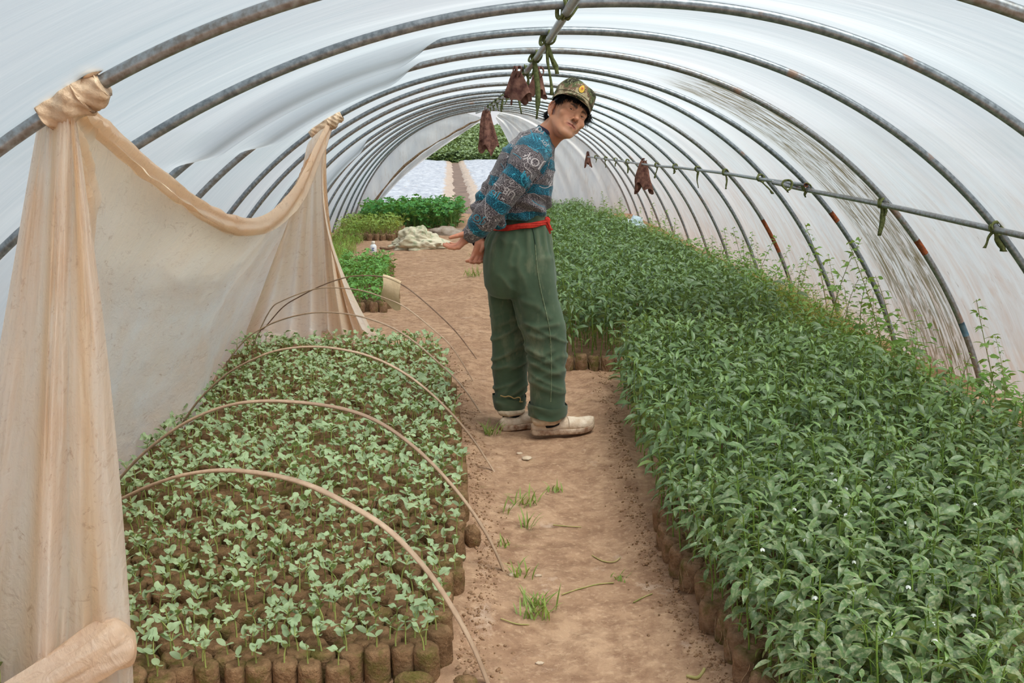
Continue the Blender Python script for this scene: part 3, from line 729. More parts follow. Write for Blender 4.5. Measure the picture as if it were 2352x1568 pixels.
def hexgrid(x0, x1, y0, y1, dx, jit):
    dy = dx*.9; P = []
    for j, y in enumerate(np.arange(y0, y1, dy)):
        for x in np.arange(x0+(dx/2 if j % 2 else 0), x1, dx): P.append((x, y))
    P = np.array(P); return P+rng.normal(0, jit, P.shape)
def inview(P, z=.1, m=60):
    q = np.array([topx((x, y, z)) for x, y in P]); return (q[:, 0] > -m) & (q[:, 0] < 2352+m) & (q[:, 1] < 1568+m), q

# ------------------------------------------------------------------ melon bed on the left
def bed_right(y): return np.interp(y, [2.1, 2.3, 2.66, 2.92, 3.57, 4.06, 4.79, 5.4, 5.95], [-.075, -.07, -.045, -.005, -.03, -.04, -.08, -.13, -.22])
def bed_left(y): return np.interp(y, [2.1, 2.9, 3.3, 4.2, 4.6, 5.9], [-1.42, -1.42, -1.36, -1.31, -1.32, -1.36])
G = hexgrid(-1.44, .02, 2.185, 5.98, .0625, .0035)
G = G[G[:, 1] > np.interp(G[:, 0], [-.8, -.1], [2.18, 2.262])]
G = G[(G[:, 0] < bed_right(G[:, 1])-.03) & (G[:, 0] > bed_left(G[:, 1]))]
ok, q = inview(G, .1, 30); G, q = G[ok], q[ok]
# what the hanging sheet hides is left out of the individuals
vis = (q[:, 0] > np.interp(q[:, 1], [780, 900, 1000, 1050, 1190, 1400, 1500, 1568], [560, 480, 430, 360, 212, 225, 300, 330]))
o_ = np.argsort(G[:, 1]+.0*G[:, 0]); G, vis = G[o_], vis[o_]
ind = np.where(vis)[0][:300]; rest = np.setdiff1d(np.arange(len(G)), ind)
melon_roots = []
for c, i in enumerate(ind):
    x, y = G[i]; v = int(rng.integers(0, NMEL)); edge_f = y < np.interp(x, [-.8, -.1], [2.18, 2.262])+.055; edge_r = x > bed_right(y)-.08
    if c < 12 and rng.random() < .25: v = 5
    lab = ('pale green melon seedling in the exposed front row of soil blocks' if edge_f else
           'pale green melon seedling in a soil block along the path edge of the left bed' if edge_r else
           'pale grey-green melon seedling standing in its soil block inside the left bed')
    grp = 'front row melon seedlings' if edge_f else 'melon seedlings on the path edge' if edge_r else 'melon seedlings inside the left bed'
    t = thing('melon_seedling', lab, 'seedling', (x, y, gz(x, y)-.006-(.012*rng.random() if not edge_f else 0)), rng.uniform(0, 2*PI), grp)
    sc = rng.uniform(.92, 1.12); t.scale = (sc, sc, sc*rng.uniform(.95, 1.08))
    t.rotation_euler = (rng.normal(0, .03), rng.normal(0, .03), t.rotation_euler[2])
    for nm, m in MELM[v]: link(nm, m, t)
    melon_roots.append(t)
R = G[rest]; pts = np.c_[R, np.array([gz(*p) for p in R])-.008]; tn = np.ones((len(R), 4)); tn[:, :3] *= rng.uniform(.9, 1.12, len(R))[:, None]
scatter('melon_seedlings', [[b, ss[0], c, l if l.n else MB().add(np.zeros((3, 3)), [(0, 1, 2)])] for b, ss, c, l in MELV], pts, rng.uniform(0, 6.28, len(R)), rng.uniform(1.0, 1.28, len(R)), [M_BLOCK, M_MSTEM, M_MELON, M_MELON],
        'dense far part of the pale green melon seedling bed under the bamboo hoops', 'seedlings', tint=tn)

# ------------------------------------------------------------------ pepper beds on the right
def p1l(y): return np.interp(y, [2.2, 2.6, 3.0, 3.7, 4.6, 5.5], [.655, .635, .615, .65, .72, .80])
def pepr(y): return np.interp(y, [2, 3.5, 5, 7.7, 10.2, 13.6], [2.02, 2.02, 1.86, 1.92, 1.72, 1.5])
A = hexgrid(.6, 2.1, 1.62, 5.35, .064, .007); A = A[(A[:, 0] > p1l(A[:, 1])+.0) & (A[:, 0] < pepr(A[:, 1]))]
ok, q = inview(A, .3, 40); A, q = A[ok], q[ok]
A = A[np.argsort(A[:, 1]-.35*(A[:, 0] < p1l(A[:, 1])+.07)+2*(A[:, 1] < 2.0)*(A[:, 0] < 1.0)*0)]
for i in range(min(300, len(A))):
    x, y = A[i]; v = int(rng.integers(0, len(PEPM))); edge = x < p1l(y)+.07
    lab = 'dark green pepper plant in a crumbling soil block on the path edge' if edge else 'dark green pepper plant in the crowded front of the right bed'
    t = thing('pepper_plant', lab, 'pepper plant', (x, y, gz(x, y)-.004), rng.uniform(0, 2*PI), 'pepper plants on the path edge' if edge else 'pepper plants inside the right bed')
    s = rng.uniform(.85, 1.12)*(.82 if edge else 1); t.rotation_euler = (rng.normal(0, .05), rng.normal(0, .05), t.rotation_euler[2])
    link('soil_block', PBLK[v % 5], t)
    for nm, m in zip(('stem', 'leaves', 'flower'), PEPM[v]):
        if m is not None: k = link(nm, m, t); k.location = (0, 0, .083); k.scale = (s, s, s)
lowp = [pepper_variant(s+40, .27, False) for s in range(8)]
def pepscatter(nm, P, label, sc0, tintk):
    pts = np.c_[P, np.array([gz(*p) for p in P])+.08]; tn = np.ones((len(P), 4)); tn[:, :3] *= (rng.uniform(.86, 1.14, len(P))[:, None]*np.array(tintk))
    return scatter(nm, [[st, lf] for st, lf, fl, H in lowp], pts, rng.uniform(0, 6.28, len(P)), rng.uniform(.85, 1.18, len(P))*sc0, [M_PSTEM, M_PEP], label, 'pepper plants', tint=tn)
pepscatter('pepper_plants', A[300:], 'dense back part of the nearer dark green pepper bed right of the path', 1.0, (1, 1, 1))
def p2l(y): return np.interp(y, [5.6, 7, 9, 11, 13.7], [.50, .46, .42, .38, .30])
B = hexgrid(.2, 2.0, 5.62, 13.8, .078, .01); B = B[(B[:, 0] > p2l(B[:, 1])) & (B[:, 0] < pepr(B[:, 1]))]
ok, q = inview(B, .3, 20); B = B[ok]
pepscatter('pepper_plants', B, 'second dark green pepper bed behind the man, running to the far end', 1.12, (.95, .97, 1.05))
# its exposed front row of blocks
front = [(x, 5.58+.01*rng.normal()) for x in np.arange(.47, .86, .075)]
for x, y in front:
    t = thing('soil_block', 'crumbly brown soil block in the front edge of the second pepper bed', 'soil block', (x, y, gz(x, y)-.004), rng.uniform(0, 6), 'front blocks of the second pepper bed')
    link('block', PBLK[int(rng.integers(0, 5))], t)
# side wall of soil below the canopy of the second bed
SB = np.array([(p2l(y)-.01+.01*rng.normal(), y) for y in np.arange(5.7, 13.6, .085)])
M1 = MB()
for (x, y) in SB:
    V, F = blob((x, y, .035), (.036, .036, .048), int(abs(y*100)) % 50, 6, .12); M1.add(V, F)
tag(M1.build('soil_edge', M_BLOCK2), 'row of soil blocks along the far path edge of the second pepper bed', 'soil blocks', kind='stuff')

# ------------------------------------------------------------------ smaller beds on the far left
M_BRIGHT = leafmat('bright_leaf', lin(96, 150, 66), lin(124, 172, 88), lin(130, 160, 84), .5, .25, 4)
M_DKL = leafmat('broad_dark_leaf', lin(70, 130, 62), lin(92, 150, 70), lin(120, 150, 90), .45, .25, 3)
M_YEL = leafmat('yellowish_leaf', lin(120, 150, 62), lin(150, 168, 84), lin(150, 160, 90), .5, .25, 4)
def bushy(seed, H, nl, W, mat, nm='plant', broad=True):
    r = np.random.default_rng(seed+300); mb = MB()
    for k in range(nl):
        az = r.uniform(0, 6.28); q = r.uniform(.15, 1); rad = r.uniform(.1, .55)*H*.75
        tip = np.array([math.cos(az)*rad, math.sin(az)*rad, H*q]); V, F = tube(np.array([[0, 0, 0], [tip[0]*.3, tip[1]*.3, tip[2]*.6], tip]), .0016, 3, cap=False); mb.add(V, F, vcol(len(V), (1.3, 1.2, .9)))
        V, F = lobed(W*r.uniform(.7, 1.2), seed*9+k, 2, 9) if broad else leafgrid(W*1.4, W*.6, 4, 'lance', .3, .6)
        mb.add(place(V, tip, az, r.uniform(-.4, .5), r.normal(0, .3)), F, vcol(len(V), np.ones(3)*r.uniform(.8, 1.2)))
    return mb
def smallbed(nm, x0, x1, y0, y1, dx, H, nl, W, mat, label, cat, group, broad=True, blocks=True, skip=None):
    ms = []
    for s in range(5):
        mb = bushy(s+int(y0*7), H, nl, W, mat, broad=broad); pm = mb
        ms.append((pm.mesh('plant', mat), ))
    P = hexgrid(x0, x1, y0, y1, dx, dx*.08); out = []
    if skip is not None: P = P[~skip(P[:, 0], P[:, 1])]
    for x, y in P[:300]:
        front = y < y0+dx*1.2
        o = link(nm, ms[int(rng.integers(0, 5))][0]); o.location = (x, y, gz(x, y)+(.075 if blocks else 0)); o.rotation_euler = (0, 0, rng.uniform(0, 6.28)); s = rng.uniform(.85, 1.2); o.scale = (s, s, s)
        tag(o, label, cat, group)
        if blocks:
            b = link('soil_block', PBLK[int(rng.integers(0, 5))], o); b.location = (0, 0, -.08/s); b.scale = (1/s, 1/s, .95/s)
    return P
smallbed('bright_melon_seedling', -1.30, -.62, 7.62, 10.2, .088, .11, 5, .055, M_BRIGHT, 'bright green melon seedling in the small bed beyond the tan sheet', 'seedling', 'bright melon seedlings beyond the sheet',  # same melon kind as the left bed, only brighter green
         skip=lambda x, y: (x > np.interp(y, [7.6, 10.2], [-.66, -.82])))
smallbed('leafy_seedling', -1.72, -.95, 12.75, 14.2, .10, .17, 6, .05, M_YEL, 'yellowish green leafy seedling in the far left bed by the wall', 'seedling', 'yellowish seedlings at the far left',
         skip=lambda x, y: (x > np.interp(y, [12.7, 14.2], [-1.0, -.78])))
smallbed('broadleaf_plant', -1.5, -.16, 14.25, 15.9, .135, .34, 13, .11, M_DKL, 'broad-leaved green plant in the bed just inside the far opening', 'plant', 'broad-leaved plants by the far opening', blocks=False)

# ------------------------------------------------------------------ weeds along the right wall
M_WEED = leafmat('weed_leaf', lin(104, 142, 66), lin(132, 160, 84), lin(140, 160, 90), .5, .3, 5)
M_WSTEM = simple('weed_stem', lin(136, 150, 78), lin(150, 132, 84), 30, .6)
M_DRY = leafmat('dry_grass', lin(176, 160, 92), lin(152, 158, 80), lin(180, 165, 105), .7, .25, 3)
def weed_variant(seed, H):
    r = np.random.default_rng(seed+500); st, lf = MB(), MB(); n = 9; s = np.linspace(0, 1, n); L = r.normal(0, .16, 2)
    P = np.stack([L[0]*H*s**1.6+.01*np.sin(s*6), L[1]*H*s**1.6, H*s], 1); V, F = tube(P, np.linspace(.0035, .0012, n), 5, cap=False); st.add(V, F)
    az = 0
    for k in range(22):
        q = .12+.86*(k/21); az += 2.39; b = np.array([np.interp(q, s, P[:, i]) for i in range(3)]); el = r.uniform(.2, .9); pl = r.uniform(.02, .07)*(1.15-q)
        tip = b+pl*np.array([math.cos(az)*math.cos(el), math.sin(az)*math.cos(el), math.sin(el)]); V, F = tube(np.array([b, tip]), .0010, 4, cap=False); st.add(V, F)
        for j in range(2 if seed % 3 else 3):
            V, F = leafgrid(r.uniform(.03, .062)*(1.25-.6*q), r.uniform(.016, .03)*(1.2-.5*q), 4, 'lance', .25, .7)
            lf.add(place(V, tip, az+(j-.5)*1.1, r.uniform(-.5, .5), r.normal(0, .4)), F, vcol(len(V), np.ones(3)*r.uniform(.85, 1.2)))
    return st.mesh('stem', M_WSTEM), lf.mesh('leaves', M_WEED)
WV = [weed_variant(s, h) for s, h in enumerate((.55, .62, .48, .70, .42, .52))]
weeds = []
for k in range(64):
    y = 3.2+(k/63)**1.15*11.2; x = pepr(y)+.12+rng.random()*(.36 if y < 6 else .42); x = min(x, 2.44)
    h = rng.uniform(.7, 1.15)*(1.12 if 5.0 < y < 6.6 else .85)
    o = thing('tall_weed', 'tall leafy green weed rising along the right film wall', 'weed', (x, y, gz(x, y)-.01), rng.uniform(0, 6.28), 'tall weeds along the right wall'); o.scale = (h, h, h)
    st, lf = WV[int(rng.integers(0, 6))]; link('stem', st, o); link('leaves', lf, o)
def blades(seed, n, H, spread):
    r = np.random.default_rng(seed+700); mb = MB()
    for k in range(n):
        az = r.uniform(0, 6.28); V, F = leafgrid(H*r.uniform(.5, 1.1), .006, 5, 'lance', .2, r.uniform(.3, 1.4))
        mb.add(place(V, (r.normal(0, spread), r.normal(0, spread), 0), az, r.uniform(.8, 1.45), 0), F, vcol(len(V), np.ones(3)*r.uniform(.8, 1.25)))
    return mb
def forb(seed):
    r = np.random.default_rng(seed+800); mb = MB()
    for k in range(14):
        az = r.uniform(0, 6.28); h = r.uniform(.06, .22); c = np.array([r.normal(0, .03), r.normal(0, .03), h]); V, F = leafgrid(r.uniform(.03, .055), r.uniform(.014, .026), 3, 'lance', .3, .6)
        mb.add(place(V, c, az, r.uniform(-.3, .6)), F, vcol(len(V), np.array([.8, 1.0, .7])*r.uniform(.75, 1.15)))
    return mb
yv = 3.0+11.6*rng.random(1300)**.9; xv = pepr(yv)-.02+rng.random(1300)*.62
gp = np.c_[xv, yv, np.array([gz(*p) for p in zip(xv, yv)])-.01]; gp = gp[gp[:, 0] < 2.52]
drift = vnoise(np.c_[gp[:, 0]*0, gp[:, 1]*.9, 0*gp[:, 0]], 4)
scatter('dry_grass', [[blades(s, 18, .25, .025)] for s in range(4)], gp[drift > -.1], rng.uniform(0, 6, (drift > -.1).sum()), rng.uniform(.6, 1.4, (drift > -.1).sum()), [M_DRY], 'yellowing grass between the peppers and the right wall', 'grass')
sel = rng.random(len(gp)) < .75
scatter('low_weeds', [[forb(s)] for s in range(4)], gp[sel], rng.uniform(0, 6, sel.sum()), rng.uniform(.7, 1.5, sel.sum()), [M_WEED], 'low green weeds at the foot of the right wall', 'weeds')

# grass and moss by the left wall beyond the sheet, and green strip left of the far bed
yl = 10.2+5.6*rng.random(240); xl = np.interp(yl, [10, 13, 16], [-1.75, -1.75, -1.62])+rng.random(240)*.3*np.interp(yl, [10, 16], [1.6, .6])
gl = np.c_[xl, yl, 0*xl]
scatter('wall_grass', [[blades(s+20, 18, .2, .03)] for s in range(3)]+[[forb(9)]], gl, rng.uniform(0, 6, 240), rng.uniform(.6, 1.2, 240), [M_YEL], 'fresh green grass along the left wall at the far end', 'grass')

# ------------------------------------------------------------------ crop outside
def clump(seed):
    r = np.random.default_rng(seed+40); mb = MB()
    for k in range(34):
        d = r.normal(size=3); d /= np.linalg.norm(d); d[2] = abs(d[2]); V, F = lobed(r.uniform(.10, .20), seed+k, 2, 7)
        mb.add(place(V, d*np.array([.38, .38, .42]), math.atan2(d[1], d[0]), r.uniform(-.5, .6), r.normal(0, .4)), F, vcol(len(V), np.ones(3)*r.uniform(.7, 1.25)))
    return mb
M_CROP = leafmat('field_crop', lin(92, 114, 78), lin(112, 132, 92), lin(116, 132, 96), .55, .2, .5)
n = 3200; fx_ = rng.uniform(-9, 7, n); fy_ = 47.2+rng.random(n)**1.5*40; fzz = fheight(fx_, fy_)
scatter('field_crop', [[clump(s)] for s in range(4)], np.c_[fx_, fy_, fzz], rng.uniform(0, 6, n), rng.uniform(.8, 1.5, n), [M_CROP], 'leafy green crop covering the field beyond the mulched beds', 'crop')
# ================================================================== BAMBOO HOOPS OVER THE MELON BED
def bamboo_mat():
    t = NT('split_bamboo'); v = t.obj(); n1 = t.noise(t.map(v, (60, 60, 6)), 1.0, 4, .6); n2 = t.noise(v, 3.0, 3)
    c = t.mix(n1, lin(156, 124, 98), lin(212, 184, 156)); c = t.mix(t.ramp(n2, [(.40, 0.0), (.62, .55)]), c, lin(120, 94, 74))
    return t.done(t.bsdf(c, .6, .25, t.bump(n1, .3, .004)))
M_BAM = bamboo_mat()
M_BAMD = simple('dark_bamboo', lin(112, 84, 66), lin(140, 112, 92), 25, .65)
HB = [
 ('pale bamboo strip hoop nearest the camera, its foot at the bottom edge of the photo', M_BAM, (.035, 2.266), (-1.36, 2.82), .0115,
  [(1130, 1568), (1080, 1470), (1010, 1350), (945, 1268), (880, 1207), (800, 1158), (720, 1118), (650, 1096), (580, 1084), (500, 1080), (420, 1091), (350, 1113), (290, 1140), (215, 1180)]),
 ('tall pale bamboo strip hoop second from the camera with a dark left leg', M_BAM, (.097, 2.917), (-1.33, 3.12), .0115,
  [(1165, 1310), (1130, 1250), (1085, 1175), (1030, 1105), (960, 1034), (880, 975), (800, 942), (700, 925), (600, 921), (520, 932), (440, 963), (370, 1008), (310, 1060), (250, 1130), (212, 1186)]),
 ('bamboo hoop third from the camera standing clear over the middle of the melons', M_BAM, (.087, 3.894), (-1.348, 4.148), .0105,
  [(1140, 1075), (1080, 1000), (1010, 922), (940, 864), (870, 826), (800, 805), (720, 796), (640, 804), (580, 826), (520, 860), (460, 915), (420, 970), (395, 1010), (370, 1045)]),
 ('slim bamboo hoop fourth from the camera crossing the foot of the tan sheet', M_BAM, (.051, 4.721), (-1.42, 5.15), .0085,
  [(1113, 948), (1060, 885), (1000, 826), (940, 776), (880, 743), (800, 721), (720, 718), (650, 733), (600, 755), (562, 782)]),
 ('thin cream bamboo hoop fifth from the camera, just before the one with the cloth scrap', M_BAM, (.021, 5.314), (-1.35, 5.7), .0075,
  [(1097, 880), (1040, 800), (990, 752), (930, 705), (880, 683), (830, 667), (780, 661), (740, 661), (700, 670), (650, 690), (622, 710)]),
 ('dark bamboo hoop farthest from the camera with a cream cloth scrap hung on it', M_BAMD, (.046, 5.879), (-1.35, 6.1), .0085,
  [(1105, 827), (1050, 765), (1000, 715), (950, 672), (920, 652), (880, 636), (830, 633), (790, 638), (740, 655), (690, 680), (650, 705), (610, 750), (598, 760)])]
bam = []
for lab, mat, fa, fb, r, px in HB:
    a = np.array([fa[0], fa[1], 0.]); b = np.array([fb[0], fb[1], 0.]); d = b-a; n = np.array([d[1], -d[0], 0]); n /= np.linalg.norm(n)
    P = [atplane(x, y, a, n) for x, y in px]
    first = P[0].copy(); first[2] = min(first[2], .0)-.03
    last = P[-1]; foot = b.copy(); foot[2] = -.03
    pts = [first+np.array([0, 0, 0])]+P[1:]
    if np.linalg.norm(foot-last) > .06 and last[2] > .04:
        m = (last*.5+foot*.5); m[2] = last[2]*.5+.01; pts += [m, foot]
    else: pts += [last+np.array([0, 0, -.04])]
    C = spline(pts, 110); s = np.linspace(0, 1, 110)
    node = 1+.14*np.exp(-((s*7+.3-np.round(s*7+.3))/.035)**2)
    rr = r*(.72+.28*np.sin(PI*np.clip(s*1.0, 0, 1))**.5)*node
    V, F = tube(C, rr, 8, up=n, sq=(1.0, .42))
    o = MB().add(V, F).build('bamboo_hoop', mat); tag(o, lab, 'bamboo hoop', 'bamboo hoops over the melon bed'); bam.append(C)
M_CREAM = simple('cream_cloth', lin(226, 200, 166), lin(206, 178, 144), 14, .85, .2, .3)
# cloth scrap on the farthest hoop
C6 = bam[5]; q6 = np.array([topx(p) for p in C6]); i0 = np.argmin(np.abs(q6[:, 0]-880)); i1 = np.argmin(np.abs(q6[:, 0]-921)); lo, hi = min(i0, i1), max(i0, i1)
top = spline(C6[lo:hi+1], 14); rows = []
for v in np.linspace(0, 1, 14):
    fl = .10*v; z = top.copy(); z[:, 2] -= .155*v+.02*np.sin(np.linspace(0, 5, 14))*v; z[:, 1] -= .012+.014*math.sin(v*4); z[:, 0] += (np.linspace(-1, 1, 14)*.006*math.sin(v*5))-.012*v
    rows.append(z)
F1 = np.array(rows); B1 = F1+np.array([0, .007, 0]); back = np.array([r_+np.array([0, .02+.006*k, 0]) for k, r_ in enumerate(F1[:9])])
mb = MB(); mb.add(np.concatenate([F1.reshape(-1, 3)]), grid_faces(14, 14)); mb.add(B1.reshape(-1, 3), grid_faces(14, 14)); mb.add(back.reshape(-1, 3), grid_faces(9, 14))
V, F = tube(top+np.array([0, .003, .004]), .0125, 8); mb.add(V, F)
tag(mb.build('cloth_scrap', M_CREAM), 'cream cloth scrap hung over the farthest bamboo hoop', 'cloth')

# ================================================================== THE TAN SHEET
def sheet_mat():
    t = NT('tan_sheet'); at = t.attr('UVS').outputs['Vector']; a = t.attr('Col').outputs['Color']; sep = t.n('SeparateColor'); t.set(sep.inputs[0], a)
    n1 = t.noise(t.map(at, (1.3, 1.3, 1)), 2.0, 4, .6); n2 = t.noise(t.map(at, (5, 16, 1), rot=(0, 0, .5)), 2.6, 6, .7, 1.4); n3 = t.noise(t.map(at, (3, 3, 1), loc=(4, 2, 0)), 2.4, 4, .6)
    c = t.mix(t.ramp(n1, [(.35, 0.0), (.68, 1.0)]), lin(251, 241, 230), lin(250, 230, 210))
    c = t.mix(sep.outputs[0], c, lin(242, 214, 180))                       # the layered, dirtier parts, plus fold shading painted along the near pleats
    stain = t.math('MULTIPLY', t.ramp(n2, [(.54, 0.0), (.66, 1.0)]), t.ramp(n3, [(.40, 0.0), (.62, 1.0)]))
    c = t.mix(t.math('MULTIPLY', stain, .42), c, lin(176, 126, 80))
    n5 = t.noise(t.map(at, (7, 9, 1), rot=(0, 0, .6)), 3, 3, .5, .8); ridge = t.math('ABSOLUTE', t.math('SUBTRACT', n5, .5)); h = t.math('ADD', t.noise(t.map(at, (9, 3, 1)), 3, 5, .6), t.math('ADD', t.math('MULTIPLY', ridge, -1.6), t.math('MULTIPLY', n2, .2))); nb = t.bump(h, .42, .02)
    tr = t.n('BsdfTranslucent'); t.set(tr.inputs['Color'], c)
    sh = t.mixsh(.36, tr.outputs[0], t.bsdf(c, .27, .6, nb)); return t.done(sh)
M_SHEET = sheet_mat()
class Sheet:
    def __init__(s): s.V = []; s.F = []; s.U = []; s.C = []; s.n = 0
    def patch(s, V, uv, c):
        nu, nv = V.shape[:2]; s.V.append(V.reshape(-1, 3)); s.U.append(uv.reshape(-1, 2)); s.C.append(np.broadcast_to(c, (nu, nv)).reshape(-1))
        s.F += [tuple(i+s.n for i in f) for f in grid_faces(nu, nv)]; s.n += nu*nv
    def build(s, name, mat, parent=None):
        V = np.concatenate(s.V); c = np.concatenate(s.C); me = fastmesh(name, V, np.array(s.F), np.stack([c, c, c, c*0+1], 1), [mat])
        U = np.concatenate(s.U); at = me.attributes.new('UVS', 'FLOAT_VECTOR', 'POINT'); at.data.foreach_set('vector', np.c_[U, 0*U[:, 0]].astype(np.float32).ravel()); return link(name, me, parent)
XT = lambda px: np.interp(px, [178, 312, 455, 580, 700, 760], [-.862, -.875, -.89, -.90, -.87, -.835])
def atx(px, py, x):
    d = ray(px, py); return CO+d*(x/d[0])
TP = np.array([atx(x, y, XT(x)) for x, y in ((176, 232), (212, 258), (250, 288), (312, 345), (393, 413), (455, 459), (522, 494), (580, 505), (625, 488), (668, 445), (700, 392), (726, 335), (757, 278))])
TOPC = spline(TP, 200)
BP = np.array([(-.90, 2.30, .0), (-1.12, 2.62, 0), (-1.33, 3.1, 0), (-1.37, 3.5, 0), (-1.33, 4.0, 0.01), (-1.30, 4.43, 0.01), (-1.37, 5.0, 0), (-1.42, 5.6, 0), (-1.47, 6.25, 0)])
BOTC = spline(BP, 200)
TOPM = TOPC[:int(200*.93)]; TOPM = TOPM[np.linspace(0, len(TOPM)-1, 200).astype(int)]
sheet = Sheet(); u = np.linspace(0, 1, 200)[:, None]; v = np.linspace(0, 1, 110)[None, :]
def main_surface(T, Bc, amp=1.0):
    V = T[:, None, :]*(1-v[..., None])+Bc[:, None, :]*v[..., None]
    # hang: the upper part falls steeper than the lower, leaning back to the wall
    V[..., 0] += .10*np.sin(PI*v)*np.sin(PI*u)**.7*-1
    r1 = np.hypot(u*4.2, v*1.5); f1 = np.arctan2(v*1.5, u*4.2+.02); r2 = np.hypot((1-u)*4.2, v*1.5); f2 = np.arctan2(v*1.5, (1-u)*4.2+.02)
    D = .040*np.sin(f1*17+1.2*r1)*np.exp(-(r1/.95)**1.2)*sm(.02, .35, r1)+.034*np.sin(f2*19+.6)*np.exp(-(r2/1.1)**1.2)*sm(.02, .3, r2)
    # swag folds under the rim and long soft drapes below
    D = D+.040*np.sin(v*19-2.3*np.abs(u-.52)*2)*np.exp(-(v/.28)**1.6)*np.sin(PI*u)**1.5
    D = D+.030*np.sin(u*16+2.2*v+1.5)*sm(.15, .8, v)+.012*np.sin(u*37+5*v)*sm(.4, 1, v)
    P3 = np.stack([u*5+0*v, v*2.4+0*u, 0*u*v], -1); D = D+.016*fbm(P3*2.2, 3, 21)+.004*fbm(P3*11, 2, 8)
    nrm = np.array([.93, 0, .2])
    return V+D[..., None]*nrm*amp
MS = main_surface(TOPM, BOTC)
dirt = np.clip(.85*np.exp(-(v/.16)**1.5)*np.ones_like(u)+.6*np.exp(-((u-0)/.10)**2)*(1-v)+.25*fbm(np.stack([u*4+0*v, v*4+0*u, 0*u*v], -1), 3, 2), 0, 1)
sheet.patch(MS, np.stack([u*4.2+0*v, v*1.5+0*u], -1), dirt)
# the lower hem turned up on the soil
s_ = np.linspace(0, 1, 12)[None, :]
hem = MS[:, -1][:, None, :]+np.stack([.07*s_*np.sin(u*9+1)**2+.10*s_*(u > .3)*(u < .62)+0*u, 0*u*s_-.03*s_, .02+.045*np.sin(PI*s_)*(1+np.sin(u*50+s_*3))*.5+0*u], -1)
sheet.patch(hem, np.stack([u*4.2+0*s_, 1.5+s_*.1+0*u], -1), .6)
# rim folded over along the top, widening to the far knot
w = np.linspace(0, 1, 14)[None, :]; uu = np.linspace(0, 1, 200)[:, None]; wid = np.interp(uu, [0, .3, .6, .8, .95, 1], [.035, .06, .075, .105, .10, .05])
tang = np.gradient(TOPC, axis=0); tang /= np.linalg.norm(tang, axis=1)[:, None]; dn = np.cross(tang, [1., 0, 0]); dn /= np.linalg.norm(dn, axis=1)[:, None]; dn *= np.sign(-dn[:, 2:3]); dn[np.abs(dn[:, 2]) < .05] = dn[np.abs(dn[:, 2]) < .05]
dn = np.where(dn[:, 2:3] > 0, -dn, dn)
ang = w*PI*1.0
rim = TOPC[:, None, :]+(.016*np.sin(np.clip(w*3, 0, 1)*PI/2)+.010*np.sin(w*9+uu*14)*w)[..., None]*np.array([1., 0, .15])+dn[:, None, :]*((w-.12)*wid)[..., None]
rim = rim+(.004*vnoise(np.stack([uu*40+0*w, w*3+0*uu, 0*uu*w], -1), 5))[..., None]*np.array([1, 0, .5])
sheet.patch(rim, np.stack([uu*4.2+0*w, w*.1+0*uu], -1), .55)
rim2 = rim+np.array([-.03, 0, 0])*sm(0, .3, w)[..., None]; sheet.patch(rim2, np.stack([uu*4.2+3+0*w, w*.1+0*uu], -1), .7)
# far gathered end: pleats falling from the far knot, spreading to the right over the path edge
K5 = TP[-1]; nu, nv = 150, 100; a = np.linspace(0, 1, nu)[:, None]; b = np.linspace(0, 1, nv)[None, :]
TF = np.array([atx(x, y, xx) for x, y, xx in ((694, 420, -.90), (704, 340, -.885), (716, 318, -.875), (735, 300, -.855), (750, 292, -.84), (752, 300, -.83), (748, 330, -.825))]); TF = spline(TF, nu)
BF = spline([(-1.47, 6.1, 0), (-1.30, 6.42, .0), (-1.10, 6.46, 0), (-.95, 6.44, .0), (-.82, 6.43, 0), (-.72, 6.40, .0), (-.62, 6.40, 0)], nu)
S2 = TF[:, None]*(1-b[..., None]**.92)+BF[:, None]*(b[..., None]**.92)
S2[..., 0] += -.12*np.sin(PI*b**.8)*sm(.45, 1, a); 
pl = (.030*np.sin(a*46)+.018*np.sin(a*23+1+2*b)+.010*np.sin(a*95))*sm(0, .14, b)*(.55+.6*b)
S2 = S2+pl[..., None]*np.array([.35, -.94, 0])+(.008*fbm(np.stack([a*14+0*b, b*3+0*a, 0*a*b], -1), 3, 4))[..., None]*np.array([.3, -1, 0])
S2[..., 2] += .05*np.exp(-((b-.97)/.03)**2)*np.sin(a*30)**2
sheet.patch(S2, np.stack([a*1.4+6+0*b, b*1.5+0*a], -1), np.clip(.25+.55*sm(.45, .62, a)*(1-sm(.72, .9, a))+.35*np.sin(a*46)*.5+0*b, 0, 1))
t_ = np.linspace(0, 1, 40)[:, None]; k_ = np.linspace(0, 1, 12)[None, :]     # the tail lying on the path
tail = np.stack([-.98+.40*t_+0*k_, 6.42-.10*k_+.03*np.sin(t_*20)+0*t_, .02+.075*np.sin(PI*k_)**.7*(1-.75*t_)*(1+.25*np.sin(t_*30))], -1); sheet.patch(tail, np.stack([t_+9+0*k_, k_+0*t_], -1), .4)
